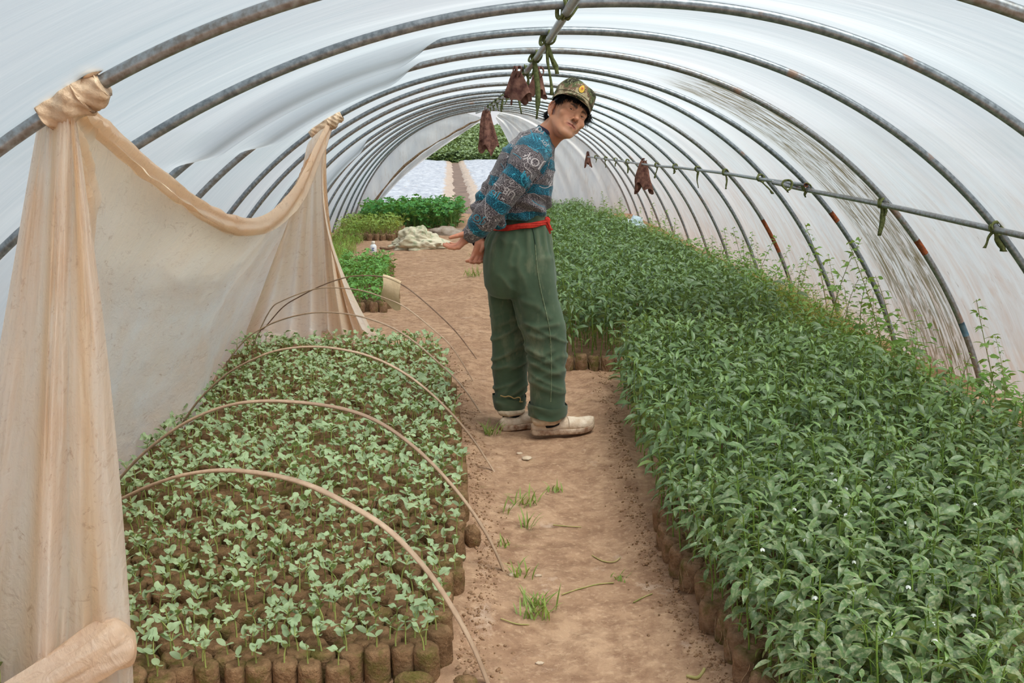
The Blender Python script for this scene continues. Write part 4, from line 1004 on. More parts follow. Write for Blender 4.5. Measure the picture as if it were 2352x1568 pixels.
# near gathered end: heavy folds straight down from the near knot
nu, nv = 170, 110; a = np.linspace(0, 1, nu)[:, None]; b = np.linspace(0, 1, nv)[None, :]
def atyv(P, y): return np.array([aty(px, py, y) for px, py in P])
TN = spline(np.array([aty(x, y, yy) for x, y, yy in ((84, 292, 2.20), (100, 283, 2.19), (118, 274, 2.165), (138, 268, 2.14), (156, 258, 2.13), (166, 250, 2.135), (172, 250, 2.16))]), nu)
BN = spline([(-1.36, 2.36, .0), (-1.22, 2.22, 0), (-1.06, 2.10, 0), (-.98, 2.02, 0), (-.92, 1.99, 0), (-.86, 2.03, 0), (-.80, 2.12, 0.)], nu)
S3 = TN[:, None]*(1-b[..., None])+BN[:, None]*b[..., None]
S3[..., 0] += .02*np.sin(PI*b)*sm(.5, 1, a)
an = a+.035*vnoise(np.stack([a*3+0*b, b*2.2+0*a, 0*a*b], -1), 31)
pl = (.042*np.sin(an*15+.9*np.sin(b*3.5))+.018*np.sin(an*31+1+2.5*b)*(.4+.6*np.sin(b*5+a*7)**2)+.010*np.sin(an*63-4*b)*np.sin(b*9+a*20)**2)*sm(0, .12, b)*(.5+.7*b)*sm(.0, .3, a+.12)
P3 = np.stack([a*7+0*b, b*2.2+0*a, 0*a*b], -1)
S3 = S3+pl[..., None]*np.array([.35, -.93, 0])+(.012*fbm(P3*np.array([1.2, 1.6, 1]), 3, 6)+.006*fbm(np.stack([a*22+3*b, b*9-4*a, 0*a*b], -1), 2, 9))[..., None]*np.array([.3, -1, 0])
sheet.patch(S3, np.stack([a*1.2+12+0*b, b*1.5+0*a], -1), np.clip(.05+.75*np.clip(np.sin(an*15+1.8), 0, 1)**2*sm(.2, .35, a)+.2*fbm(P3, 2, 3), 0, 1))  # browner fold shading and dirt painted along the pleats
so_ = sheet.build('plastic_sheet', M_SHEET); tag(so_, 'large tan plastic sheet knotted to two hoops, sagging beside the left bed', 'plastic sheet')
M_KNOT = simple('twisted_sheet', lin(224, 194, 162), lin(190, 156, 124), 30, .5, .35, .4)
def knot(P, r0, seed, nm, lab):
    """sheet wound tightly round a pipe: spiral ridges"""
    n = 70; P = spline(P, n); T, N, B = frames(P); m = 28; aa = np.arange(m)/m*2*PI; s = np.linspace(0, 1, n)
    R = r0*(.60+.55*np.sin(PI*np.clip(s, 0, 1))**.6)[:, None]*(1+.14*np.sin(2*aa[None]+s[:, None]*26+seed)+.06*np.sin(5*aa[None]-s[:, None]*60)+.05*np.sin(s[:, None]*17+seed))
    V = P[:, None]+R[..., None]*(np.cos(aa)[None, :, None]*N[:, None]+np.sin(aa)[None, :, None]*B[:, None]); mb = MB().add(V.reshape(-1, 3), grid_faces(n, m, False, True)); return mb.build(nm, M_KNOT, so_)
H0 = hoop_centre[0]; q0 = np.array([topx(p) for p in H0]); sel = [np.argmin(np.abs(q0[:, 0]-x)) for x in (92, 118, 145, 172, 200, 222, 236)]
knot(H0[sel]+np.array([0, -.004, -.004]), .034, 1.0, 'near_knot', '')
V, F = tube(spline([H0[sel[5]]+np.array([-.045, -.02, .02]), H0[sel[5]]+np.array([-.02, -.035, .02]), H0[sel[6]]+np.array([-.012, -.02, .022]), H0[sel[6]]+np.array([.002, 0, .026])], 14), np.array([.008]*2+[.013]*8+[.010, .008, .006, .003]), 8); MB().add(V, F).build('knot_tail', M_KNOT, so_)
H4 = hoop_centre[4]; q4 = np.array([topx(p) for p in H4]); sel = [np.argmin(np.abs(q4[:, 0]-x)) for x in (712, 730, 748, 762, 772, 780)]
knot(H4[sel]+np.array([.004, -.006, -.006]), .036, 2.4, 'far_knot', '')

# rolled bundle of sheet at the near left corner
n = 60; Pb = spline([aty(-40, 1640, 1.93), aty(90, 1575, 1.97), aty(190, 1520, 2.01), aty(262, 1478, 2.045), aty(310, 1452, 2.07)], n); s = np.linspace(0, 1, n)
T, N, B = frames(Pb); m = 48; aa = np.arange(m)/m*2*PI
R = (.034+.030*s)*(1-np.clip((s-.74)/.26, 0, 1)**2.6*.97); R = R[:, None]*(1+.12*np.sin(aa*5+s[:, None]*6)+.08*np.abs(np.sin(aa*7-s[:, None]*4))+.03*np.sin(aa*17+s[:, None]*9)+.08*fbm(np.stack([np.cos(aa)[None]*1.5+0*s[:, None], np.sin(aa)[None]*1.5+0*s[:, None], s[:, None]*1.5+0*aa[None]], -1), 3, 3))
V = Pb[:, None]+R[..., None]*(np.cos(aa)[None, :, None]*N[:, None]*1.0+np.sin(aa)[None, :, None]*B[:, None])
sb = Sheet(); V2 = np.concatenate([V, V[:, :1]], 1); sb.patch(V2, np.stack([np.repeat(s[:, None], m+1, 1)*.6, np.repeat(np.linspace(0, .35, m+1)[None], n, 0)], -1), .45)
tag(sb.build('sheet_bundle', M_SHEET), 'rolled tan plastic bundle at the bottom left corner by the first soil blocks', 'plastic bundle')

# ================================================================== SMALL THINGS
M_SACK = None
def sack_mat():
    t = NT('woven_sack'); v = t.pos(); n = t.noise(v, 9, 4, .6, .8); c = t.mix(t.ramp(t.noise(v, 3.5, 3), [(.4, 0.0), (.65, 1.0)]), lin(214, 202, 176), lin(184, 174, 144)); c = t.mix(t.math('MULTIPLY', t.ramp(n, [(.55, 0.0), (.62, 1.0)]), .5), c, lin(130, 150, 112))
    return t.done(t.bsdf(c, .7, .25, t.bump(t.noise(v, 14, 4), .4, .03)))
n = 60; m = 90; th = np.linspace(0, PI/2*1.06, n)[:, None]; ph = np.arange(m)[None]/m*2*PI
D = np.stack([np.sin(th)*np.cos(ph), np.sin(th)*np.sin(ph), np.cos(th)+0*ph], -1)
k = 1+.24*fbm(D*2.3+3, 4, 5)+.10*np.abs(vnoise(D*5.5, 4))-.06*np.abs(vnoise(D*9, 14))
V = D*k[..., None]*np.array([.345, .24, .215]); V[..., 0] += .10*np.clip(V[..., 0], 0, 1); V[..., 2] *= np.interp(V[..., 0], [-.35, -.25, -.1, .2, .42], [.5, .85, 1.1, .95, .35])
V[..., 2] = np.maximum(V[..., 2], -.005)
c0 = atz(962, 572, 0); MBs = MB().add(V.reshape(-1, 3)+c0+np.array([0, .16, 0.0]), grid_faces(n, m, False, True))
tag(MBs.build('sack', sack_mat()), 'crumpled cream woven sack lying on the path before the far beds', 'sack')
V, F = blob(np.array([*atz(1025, 538, 0)[:2], .0]), (.26, .12, .10), 4, 12, .25); tag(MB().add(V, F).build('soil_heap', simple('grey_soil', lin(168, 154, 140), lin(140, 122, 104), 14, .95, .1, .5)), 'small greyish soil heap behind the sack', 'soil heap')
P = np.array([atz(893, 571, .02), atz(880, 572, .022), atz(872, 570, .02)]); V, F = tube(spline([atz(874, 569, .02), atz(890, 571, .02), atz(905, 567, .03)], 12), .016, 7); tag(MB().add(V, F).build('stick', simple('stick', lin(150, 118, 92), lin(110, 84, 64), 20, .8)), 'short brown stick between the white bottle and the sack', 'stick')
def lathe(prof, n=28):
    pr_ = np.array(prof); a = np.arange(n)/n*2*PI; V = np.stack([pr_[:, :1]*np.cos(a), pr_[:, :1]*np.sin(a), pr_[:, 1:]+0*a], -1); return V.reshape(-1, 3), grid_faces(len(pr_), n, False, True)
bx = atz(858, 581, 0); bt = thing('bottle', 'small white plastic bottle with blue print standing beyond the small seedling bed', 'bottle', (bx[0], bx[1], 0))
V, F = lathe([(.0, 0), (.034, 0), (.037, .004), (.037, .075), (.033, .09), (.018, .103), (.016, .106)]); MB().add(V, F).build('body', simple('white_plastic', lin(238, 240, 242), None, rough=.35), bt)
V, F = lathe([(.018, .104), (.0205, .106), (.0205, .132), (.018, .136), (0, .137)]); MB().add(V, F).build('cap', simple('cream_cap', lin(232, 222, 206), None, rough=.4), bt)
a = np.linspace(-2.6, -.9, 16); lb = MB()
for z0, z1, a0, a1 in ((.030, .040, -2.2, -1.3), (.045, .050, -2.1, -1.5), (.054, .064, -1.9, -1.2)):
    aa = np.linspace(a0, a1, 10); V = np.concatenate([np.stack([np.cos(aa)*.0374, np.sin(aa)*.0374, 0*aa+z], 1) for z in (z0, z1)]); lb.add(V, [(i, i+1, i+11, i+10) for i in range(9)])
tag(lb.build('label_print', simple('blue_print', lin(70, 96, 150), None), bt), 'blue print')
c = atz(1452, 530, .15); V, F = blob((c[0], c[1], .14), (.16, .13, .16), 8, 16, .35, 2.6); tag(MB().add(V, F).build('plastic_bag', simple('white_bag', lin(222, 230, 236), lin(168, 200, 214), 7, .4, .5)), 'crumpled white-blue plastic bag caught in the weeds on the right', 'plastic bag')

# grass tufts on the path
M_GRASS = leafmat('path_grass', lin(122, 148, 66), lin(150, 164, 88), lin(140, 156, 80), .5, .25, 9)
TU = [((1232, 1398), 60, .085, 'dense grass tuft on the path at the bottom of the photo, the biggest one'), ((1213, 1150), 34, .075, 'spiky grass tuft in the middle of the path below the shoes'), ((1272, 1118), 16, .055, 'small grass tuft right of the spiky one on the path'),
      ((1207, 1205), 12, .09, 'few upright grass blades on the path, below the spiky tuft'), ((1163, 1178), 6, .085, 'single upright grass shoot near the third bamboo foot'), ((1196, 1318), 16, .07, 'small tuft beside the foot of the second bamboo hoop'),
      ((1158, 1252), 9, .07, 'grass sprig at the crumbled edge of the melon bed'), ((1128, 992), 30, .09, 'grass tuft left of the far shoe at the bed edge'), ((1088, 640), 40, .14, 'grass clump under the hands beside the path'), ((1420, 1325), 14, .035, 'tiny grass tuft on the right side of the path'),
      ((1100, 605), 30, .17, 'leafy weed clump just below the fingers'), ((1440, 970), 12, .05, 'small weed in front of the shoe toe by the pepper bed')]
for k, (p, n, H, lab) in enumerate(TU):
    c = atz(*p, 0); o = blades(k+60, n, H, .012+.0004*n).build('grass_tuft', M_GRASS); o.location = (c[0], c[1], gz(c[0], c[1])-.004); tag(o, lab, 'grass tuft', 'grass tufts on the path')
# pale chips and straws
M_CHIP = simple('pale_chip', lin(214, 192, 166), lin(190, 162, 134), 30, .8)
for p, r, lab in (((1240, 1511), (.011, .007, .004), 'small pale chip low on the path'), ((1210, 1045), (.022, .03, .004), 'flat pale patch of crust on the path below the shoes'), ((1193, 1037), (.014, .008, .005), 'small pale crust piece beside the larger one'), ((1180, 1318), (.016, .010, .007), 'pale pebble by the second bamboo foot'), ((1236, 1320), (.012, .008, .005), 'pale pebble right of the small tuft')):
    c = atz(*p, 0); V, F = blob((c[0], c[1], gz(c[0], c[1])+.002), r, int(p[0]) % 40, 7, .3); tag(MB().add(V, F).build('chip', M_CHIP), lab, 'chip')
M_STRAW = simple('straw', lin(186, 168, 112), lin(140, 142, 74), 30, .7)
for k, (pts, lab) in enumerate([([(1290, 1365), (1330, 1352), (1375, 1341), (1410, 1338)], 'long wilted grass stalk lying across the path'), ([(1270, 1205), (1300, 1208), (1335, 1210)], 'thin straw lying under the middle tufts'), ([(1360, 1275), (1385, 1288), (1410, 1290), (1425, 1280)], 'tangle of pale root straw right of the middle path'),
                            ([(1150, 1420), (1185, 1432), (1215, 1434)], 'bent straw left of the biggest grass tuft'), ([(1578, 1552), (1600, 1556), (1612, 1546), (1618, 1535)], 'curled pale stem at the bottom near the pepper bed'), ([(1455, 1383), (1480, 1370), (1498, 1363)], 'dry twig on the right of the path')]):
    P = spline([atz(x, y, gz(*atz(x, y, 0)[:2])+.003) for x, y in pts], 20); V, F = tube(P, .0022 if k != 4 else .0045, 5); tag(MB().add(V, F).build('straw', M_STRAW), lab, 'straw')
# crumbled soil along the bed edges and fallen block pieces
n = 4200; yy = 2.1+rng.random(n)**1.3*4.2; side = rng.random(n) < .5
xx = np.where(side, bed_right(yy)+.01+np.abs(rng.normal(0, .045, n)), p1l(yy)-.02-np.abs(rng.normal(0, .045, n)))
def crumb(seed):
    V, F = blob((0, 0, 0), (1, 1, .7), seed+30, 4, .5); return [MB().add(V, F)]
keep = (yy < 5.6) | side; pts = np.c_[xx, yy, gheight(xx, yy)+.001][keep]
scatter('soil_crumbs', [crumb(s) for s in range(5)], pts, rng.uniform(0, 6, len(pts)), .0012+.0048*rng.random(len(pts))**3, [simple('crumbs', lin(172, 138, 108), lin(132, 98, 70), 40, .95, .1)], 'dry soil crumbs along the bed edges', 'soil crumbs')
for k, (p, r, lab) in enumerate([((950, 1572), (.05, .022, .03), 'fallen mossy soil block in front of the first row'), ((760, 1560), (.055, .022, .026), 'broken reddish soil lump in front of the first row'), ((1085, 1250), (.028, .03, .045), 'grey-topped soil block standing alone on the path edge'), ((1070, 1570), (.03, .025, .02), 'reddish clod at the foot of the nearest bamboo hoop'),
                                 ((590, 1566), (.03, .018, .02), 'small clod among the front soil blocks')]):
    c = atz(p[0], p[1]-8, .02); V, F = blob((c[0], c[1], gz(c[0], c[1])+r[2]*.6), r, k+3, 12, .14); tag(MB().add(V, F).build('soil_clod', M_BLOCK), lab, 'soil clod')
# ================================================================== THE FARMER
def vw(x, y, z): return np.asarray(x)[..., None]*CR+np.asarray(y)[..., None]*CU-np.asarray(z)[..., None]*CD     # right, up, towards camera
# ---- signed-distance toolkit -> surface nets
def s_ell(p, c, r):
    r = np.asarray(r, np.float32); q = p-np.asarray(c, np.float32); k0 = np.linalg.norm(q/r, axis=-1); k1 = np.linalg.norm(q/(r*r), axis=-1)+1e-9; return k0*(k0-1)/k1
def s_cap(p, a, b, ra, rb=None):
    a = np.asarray(a, np.float32); b = np.asarray(b, np.float32); rb = ra if rb is None else rb; ba = b-a; h = np.clip(((p-a)@ba)/(ba@ba+1e-12), 0, 1)
    return np.linalg.norm(p-a-h[..., None]*ba, axis=-1)-(ra+(rb-ra)*h)
def smin(a, b, k):
    h = np.clip(.5+.5*(b-a)/k, 0, 1); return b+(a-b)*h-k*h*(1-h)
def smax(a, b, k): return -smin(-a, -b, k)
def surfnet(fn, lo, hi, step):
    ax = [np.arange(l, h+step, step, dtype=np.float32) for l, h in zip(lo, hi)]
    D = np.empty([len(a) for a in ax], np.float32)
    for i0 in range(0, len(ax[0]), 16):
        g = np.stack(np.meshgrid(ax[0][i0:i0+16], ax[1], ax[2], indexing='ij'), -1); D[i0:i0+16] = fn(g)
    s = D < 0; n0, n1, n2 = D.shape
    corner = [(i, j, k) for i in (0, 1) for j in (0, 1) for k in (0, 1)]
    cs = sum(s[i:n0-1+i, j:n1-1+j, k:n2-1+k].astype(np.int8) for i, j, k in corner); act = (cs > 0) & (cs < 8)
    idx = -np.ones(act.shape, np.int64); I = np.argwhere(act); idx[act] = np.arange(len(I))
    acc = np.zeros((len(I), 3)); cnt = np.zeros(len(I))
    for a in corner:
        for d in range(3):
            if a[d]: continue
            b = list(a); b[d] = 1
            da = D[I[:, 0]+a[0], I[:, 1]+a[1], I[:, 2]+a[2]]; db = D[I[:, 0]+b[0], I[:, 1]+b[1], I[:, 2]+b[2]]; m = (da < 0) != (db < 0)
            t = da/(da-db+1e-20); p = np.tile(np.array(a, float), (len(I), 1)); p[:, d] += t; acc[m] += p[m]; cnt[m] += 1
    V = (I+acc/cnt[:, None])*step+np.asarray(lo); F = []
    for d in range(3):
        sl0 = [slice(None)]*3; sl1 = [slice(None)]*3; sl0[d] = slice(0, -1); sl1[d] = slice(1, None)
        ch = s[tuple(sl0)] != s[tuple(sl1)]; E = np.argwhere(ch); u_, v_ = [(1, 2), (2, 0), (0, 1)][d]
        E = E[(E[:, u_] > 0) & (E[:, v_] > 0) & (E[:, u_] < D.shape[u_]-1) & (E[:, v_] < D.shape[v_]-1)]
        q = []
        for du, dv in ((1, 1), (0, 1), (0, 0), (1, 0)):
            e = E.copy(); e[:, u_] -= du; e[:, v_] -= dv; q.append(idx[e[:, 0], e[:, 1], e[:, 2]])
        q = np.stack(q, 1); fl = ~s[tuple(E.T)]; q[fl] = q[fl][:, ::-1]; F.append(q)
    F = np.concatenate(F); return V, F[(F >= 0).all(1)]
def edges_of(F):
    e = np.concatenate([F[:, [0, 1]], F[:, [1, 2]], F[:, [2, 3]], F[:, [3, 0]]]); e.sort(1); return np.unique(e, axis=0)
def relax(V, F, it=3, lam=.5):
    e = edges_of(F); n = np.bincount(e.ravel(), minlength=len(V))[:, None]+1e-9
    for _ in range(it):
        a = np.stack([np.bincount(e[:, 0], V[e[:, 1], d], len(V))+np.bincount(e[:, 1], V[e[:, 0], d], len(V)) for d in range(3)], 1); V = V+lam*(a/n-V)
    return V
def vnormals(V, F):
    n = np.cross(V[F[:, 2]]-V[F[:, 0]], V[F[:, 3]]-V[F[:, 1]]); N = np.zeros_like(V)
    for k in range(4):
        for d in range(3): N[:, d] += np.bincount(F[:, k], n[:, d], len(V))
    return N/(np.linalg.norm(N, axis=1)[:, None]+1e-12)

# ---- skin
def skin_mat():
    t = NT('skin'); c = t.attr().outputs['Color']; v = t.pos(); n = t.noise(v, 60, 4, .6); c = t.mix(t.ramp(n, [(.35, 0.0), (.7, .22)]), c, t.mix(1.0, c, (.80, .66, .58, 1), 'MULTIPLY'))
    return t.done(t.bsdf(c, .48, .35, t.bump(t.noise(v, 420, 2), .12, .001), Subsurface_Weight=.12, Subsurface_Radius=(.008, .004, .002), Subsurface_Scale=1.0))
M_SKIN = skin_mat()
SKIN = np.array(lin(208, 148, 114)[:3]); LIP = np.array(lin(164, 88, 78)[:3]); RED = np.array(lin(196, 124, 96)[:3]); STUB = np.array(lin(132, 104, 90)[:3]); BROW = np.array(lin(48, 36, 32)[:3])

# ---- head frame (r: image right, f: face forward, u: crown), solved from the eyes, nose, mouth, chin and ear of the photo
HR = np.array([vw(*v) for v in ((.7839, -.4659, -.4104), (.4403, -.0489, .8965), (.4377, .8835, -.1668))])      # rows r, f, u in world
HS = .97
HO = aty(1303, 267.1, 4.44)
def h2w(p): return HO+(np.asarray(p)*HS)@HR
def w2h(p): return (np.asarray(p)-HO)@HR.T/HS
NECK = aty(1248, 322, 4.47); NL = w2h(NECK); NL2 = NL+(NL-np.array([0, -.02, -.05]))*.5
def head_sdf(p):
    d = s_ell(p, (0, -.008, .043), (.0765, .096, .088))
    d = smin(d, s_ell(p, (0, .026, -.018), (.0635, .064, .088)), .03)
    d = smin(d, s_ell(p, (0, .038, -.070), (.042, .050, .042)), .025)
    d = smin(d, s_ell(p, (0, .080, -.102), (.021, .016, .016)), .02)
    for s in (-1, 1):
        d = smin(d, s_cap(p, (s*.052, .004, -.050), (s*.020, .072, -.100), .012, .012), .018)
        d = smin(d, s_ell(p, (s*.044, .062, -.024), (.023, .020, .018)), .02)
        d = smin(d, s_ell(p, (s*.027, .074, -.050), (.015, .012, .018)), .012)
        d = smin(d, s_cap(p, (s*.012, .086, .022), (s*.046, .070, .020), .0105, .009), .014)
    for s in (-1, 1): d = smax(d, -s_ell(p, (s*.032, .100, .003), (.0185, .020, .013)), .012)
    d = smin(d, s_cap(p, (0, .086, .014), (0, .105, -.026), .0070, .0098), .012)
    d = smin(d, s_ell(p, (0, .110, -.033), (.0120, .0125, .0098)), .007)
    for s in (-1, 1): d = smin(d, s_ell(p, (s*.0145, .097, -.037), (.0082, .0105, .0080)), .006)
    for s in (-1, 1): d = smax(d, -s_ell(p, (s*.0085, .104, -.0445), (.0046, .0062, .0055)), .002)
    d = smin(d, s_ell(p, (0, .078, -.066), (.030, .0195, .024)), .014)
    for s in (-1, 1):
        d = smin(d, s_cap(p, (0, .0970, -.0610), (s*.0265, .0835, -.0640), .0046, .0020), .004)
        d = smin(d, s_cap(p, (0, .0950, -.0710), (s*.023, .0835, -.0680), .0054, .0022), .005)
        d = smax(d, -s_cap(p, (0, .1012, -.0660), (s*.0285, .0860, -.0640-.0012*s), .0024, .0010), .003)
        d = smax(d, -s_cap(p, (s*.0200, .1000, -.036), (s*.0350, .0860, -.062), .0042, .0012), .005)
    # lids round the eyes, opened as narrow almonds
    for s in (-1, 1):
        d = smin(d, s_ell(p, (s*.0315, .0745, .003), (.0165, .0140, .0125)), .005)
        d = smin(d, s_cap(p, (s*.0165, .0865, .0035), (s*.0460, .0775, .0065), .0032, .0026), .006)
        d = smax(d, -s_ell(p, (s*.0312, .0925, .0018), (.0140, .0130, .0033)), .0015)
    # ears
    for s in (-1, 1):
        e = s_ell(p, (s*.0800, -.014, -.004), (.0075, .0185, .0300)); e = smin(e, s_ell(p, (s*.0765, -.006, -.032), (.0065, .0085, .011)), .008)
        e = smax(e, -s_ell(p, (s*.0885, -.008, .000), (.0085, .0105, .0180)), .003)
        rim = np.minimum.reduce([s_cap(p, a, b, .0037) for a, b in (((s*.081, .004, .014), (s*.085, -.006, .026)), ((s*.085, -.006, .026), (s*.089, -.022, .023)), ((s*.089, -.022, .023), (s*.090, -.030, .006)), ((s*.090, -.030, .006), (s*.086, -.024, -.018)), ((s*.086, -.024, -.018), (s*.079, -.012, -.036)))])
        e = smin(e, rim, .004); d = smin(d, e, .006)
    # neck with its cords
    n = s_cap(p, (0, -.028, -.045), NL, .0535, .060); n = smin(n, s_cap(p, NL, NL2, .060, .066), .02)
    for s in (-1, 1): n = smin(n, s_cap(p, (s*.062, -.008, -.048), NL+np.array([s*.018, .045, 0]), .0085, .010), .012)
    n = smin(n, s_cap(p, (-.050, -.045, -.04), NL+np.array([-.045, -.01, 0]), .010, .014), .012)
    d = smin(d, n, .016)
    return d
lo = np.minimum(np.array([-.1, -.13, -.14]), np.minimum(NL, NL2)-.075); hi = np.maximum(np.array([.1, .13, .14]), np.maximum(NL, NL2)+.03)
hv, hf = surfnet(head_sdf, lo, hi, .0019); hv = relax(hv, hf, 1, .35)
x, y, z = hv.T
def g(cx, cz, sx, sz): return np.exp(-((x-cx)/sx)**2-((z-cz)/sz)**2)
front = sm(.045, .07, y)
hc = np.tile(SKIN, (len(hv), 1))
def blend(c, w): 
    global hc
    hc = hc*(1-w[:, None])+np.asarray(c)*w[:, None]
blend(RED, .30*(g(-.045, -.028, .022, .02)+g(.045, -.028, .022, .02))*front+.35*g(0, -.034, .016, .012)*front)
blend(RED*.95, .75*sm(-.06, -.12, z)*(1-front)); blend(RED, .5*(np.abs(x) > .076)*sm(-.05, 0, z))
blend(STUB, np.clip(.85*(np.exp(-((z+.052)/.0075)**2)*np.exp(-(x/.023)**2))*front+.34*np.exp(-((x/.034)**2+((z+.092)/.018)**2)**2)*front, 0, 1))
lipw = np.exp(-((np.abs(z+.0660)/.0075)**4))*np.exp(-((x/.0265)**6))*sm(.080, .088, y); blend(LIP, np.clip(lipw, 0, 1)*.8)
blend(LIP*.35, np.exp(-((z+.0657)/.0018)**2)*np.exp(-((x/.0285)**6))*sm(.074, .082, y)*.85)
for s in (-1, 1):
    t = (np.abs(x)-.011)/.036; zb = .0150+.0085*np.sin(np.clip(t, 0, 1)*2.3)*.9; wv_ = (np.sign(x) == s)*sm(-.03, .12, t)*(1-sm(.80, 1.08, t))*np.exp(-((z-zb)/(.0056*(1.15-.50*np.clip(t, 0, 1))))**2)*sm(.04, .06, y)
    blend(BROW, np.clip(wv_*1.15, 0, 1)*.92)
    al = np.sqrt(((x-s*.0312)/.0155)**2+((z-.0020)/.0046)**2); blend(BROW*1.2, .50*np.exp(-((al-.92)/.16)**2)*(y > .06)*(z > .002))
blend(np.array(lin(60, 44, 40)[:3]), np.clip(g(-.0085, -.0435, .0045, .0035)+g(.0085, -.0435, .0045, .0035), 0, 1)*(y > .085)*.8)  # dark nostril shading painted into the skin colour
blend(np.array(lin(112, 88, 78)[:3]), .35*sm(.035, .06, z)*np.ones_like(x))
# ---- hands: palm and five jointed fingers
def P_(px, py, Y): return aty(px, py, Y)
YN, YF = 4.31, 4.50
def hand_sdf(palm, fingers, thumb):
    def f(p):
        d = None
        for a, b, ra, rb in palm:
            e = s_cap(p, a, b, ra, rb); d = e if d is None else smin(d, e, .012)
        for ch in fingers+[thumb]:
            f_ = None
            for (a, ra), (b, rb) in zip(ch[:-1], ch[1:]):
                e = s_cap(p, a, b, ra, rb); f_ = e if f_ is None else smin(f_, e, .002)
            d = smin(d, f_, .005)
        return d
    return f
def mesh_hand(palm, fingers, thumb):
    pts = np.array([q for c in palm for q in c[:2]]+[q[0] for ch in fingers+[thumb] for q in ch]); f = hand_sdf(palm, fingers, thumb)
    V, F = surfnet(f, pts.min(0)-.03, pts.max(0)+.03, .0022); return relax(V, F, 1, .3), F
# near (right) hand: palm up, fingers pointing back to the left, thumb on top
W = P_(1084, 539, YN+.02); kn = [P_(1054, 567, YN-.012), P_(1052, 564, YN+.012), P_(1053, 561, YN+.034), P_(1056, 558, YN+.054)]
def chain(a, b, c, d, r): return [(a, r*1.12), (b, r*1.02), (c, r*.92), (d, r*.80)]
rfing = [chain(kn[0], P_(1043, 570, YN-.012), P_(1032, 568.5, YN-.010), P_(1020.5, 563.5, YN-.004), .0085),
         chain(kn[1], P_(1041, 567, YN+.014), P_(1030, 566, YN+.020), P_(1020, 561, YN+.028), .0087),
         chain(kn[2], P_(1043, 564.5, YN+.038), P_(1034, 564, YN+.046), P_(1026, 559.5, YN+.054), .0082),
         chain(kn[3], P_(1048, 561, YN+.060), P_(1041, 561, YN+.068), P_(1035, 558, YN+.074), .0072)]
rthumb = [(P_(1076, 541, YN-.006), .0145), (P_(1065, 537.5, YN-.020), .0122), (P_(1050, 541.5, YN-.026), .0100), (P_(1034, 545.5, YN-.024), .0076)]
rpalm = [(W, P_(1068, 549, YN+.015), .022, .020)]+[(P_(1074, 545, YN+.005+.010*k), kn[k], .0165, .0112) for k in range(4)]
nv1, nf1 = mesh_hand(rpalm, rfing, rthumb)
# far (left) hand: palm to the camera, fingers curling down and forward
W2 = P_(1104, 550, YF); k2 = [P_(1089, 583, YF-.004), P_(1097, 588, YF-.002), P_(1107, 589, YF+.0), P_(1116, 586, YF+.004)]
lfing = [chain(k2[0], P_(1083, 594, YF-.022), P_(1078, 599, YF-.040), P_(1072, 599.5, YF-.052), .0086), chain(k2[1], P_(1093, 598, YF-.026), P_(1088, 602.5, YF-.044), P_(1081, 601.5, YF-.056), .0088),
         chain(k2[2], P_(1104, 598.5, YF-.024), P_(1100, 603, YF-.043), P_(1093, 602, YF-.055), .0083), chain(k2[3], P_(1114, 596, YF-.018), P_(1111, 601, YF-.036), P_(1105, 600.5, YF-.048), .0076)]
lthumb = [(P_(1106, 558, YF-.006), .0145), (P_(1111, 561, YF-.026), .0120), (P_(1109, 569, YF-.042), .0100), (P_(1105, 577, YF-.050), .0078)]
lpalm = [(W2, P_(1103, 568, YF), .021, .021)]+[(P_(1099+2.5*k, 562, YF), k2[k], .0165, .0115) for k in range(4)]
nv2, nf2 = mesh_hand(lpalm, lfing, lthumb)

# ---- body under the clothes and the garment forms: rings given by their silhouette in the photo
def ring(pl, pr, hd, Y, n=36, pw=2.3):
    """section through two silhouette points: half depth hd across the view, softly squared"""
    a, b = aty(pl[0], pl[1], Y), aty(pr[0], pr[1], Y); c = (a+b)/2; ex = (b-a)/2; t = np.arange(n)/n*2*PI; ct, st = np.cos(t), np.sin(t)
    return c+np.outer(np.sign(ct)*np.abs(ct)**(2/pw), ex)+np.outer(np.sign(st)*np.abs(st)**(2/pw)*hd, [0, 1., 0])
def loft(rings, dens=6):
    R = np.array(rings); m = R.shape[1]; out = [spline(R[:, j], (len(R)-1)*dens+1) for j in range(m)]; V = np.stack(out, 1); n = len(V)
    F = grid_faces(n, m, False, True)+[tuple(range(m)), tuple((n-1)*m+i for i in range(m))[::-1]]; return V.reshape(-1, 3), F
def remesh(parts, voxel, it=2):
    mb = MB()
    for V, F in parts: mb.add(V, F)
    me = mb.mesh('tmp', []); o = link('tmp', me); md = o.modifiers.new('r', 'REMESH'); md.mode = 'VOXEL'; md.voxel_size = voxel
    dg = bpy.context.evaluated_depsgraph_get(); m2 = bpy.data.meshes.new_from_object(o.evaluated_get(dg))
    bpy.data.objects.remove(o); V = np.zeros(len(m2.vertices)*3); m2.vertices.foreach_get('co', V); V = V.reshape(-1, 3)
    F = np.array([list(p.vertices) if len(p.vertices) == 4 else [p.vertices[0], p.vertices[1], p.vertices[2], p.vertices[2]] for p in m2.polygons]); bpy.data.meshes.remove(m2)
    return relax(V, F, it, .5), F
def garment(name, V, F, mats, parent, cols=None, uvs=None):
    me = fastmesh(name, V, F, cols, mats)
    if uvs is not None and len(me.vertices) == len(uvs): at = me.attributes.new('UVS', 'FLOAT_VECTOR', 'POINT'); at.data.foreach_set('vector', uvs.astype(np.float32).ravel())
    return link(name, me, parent)
YB = 4.47
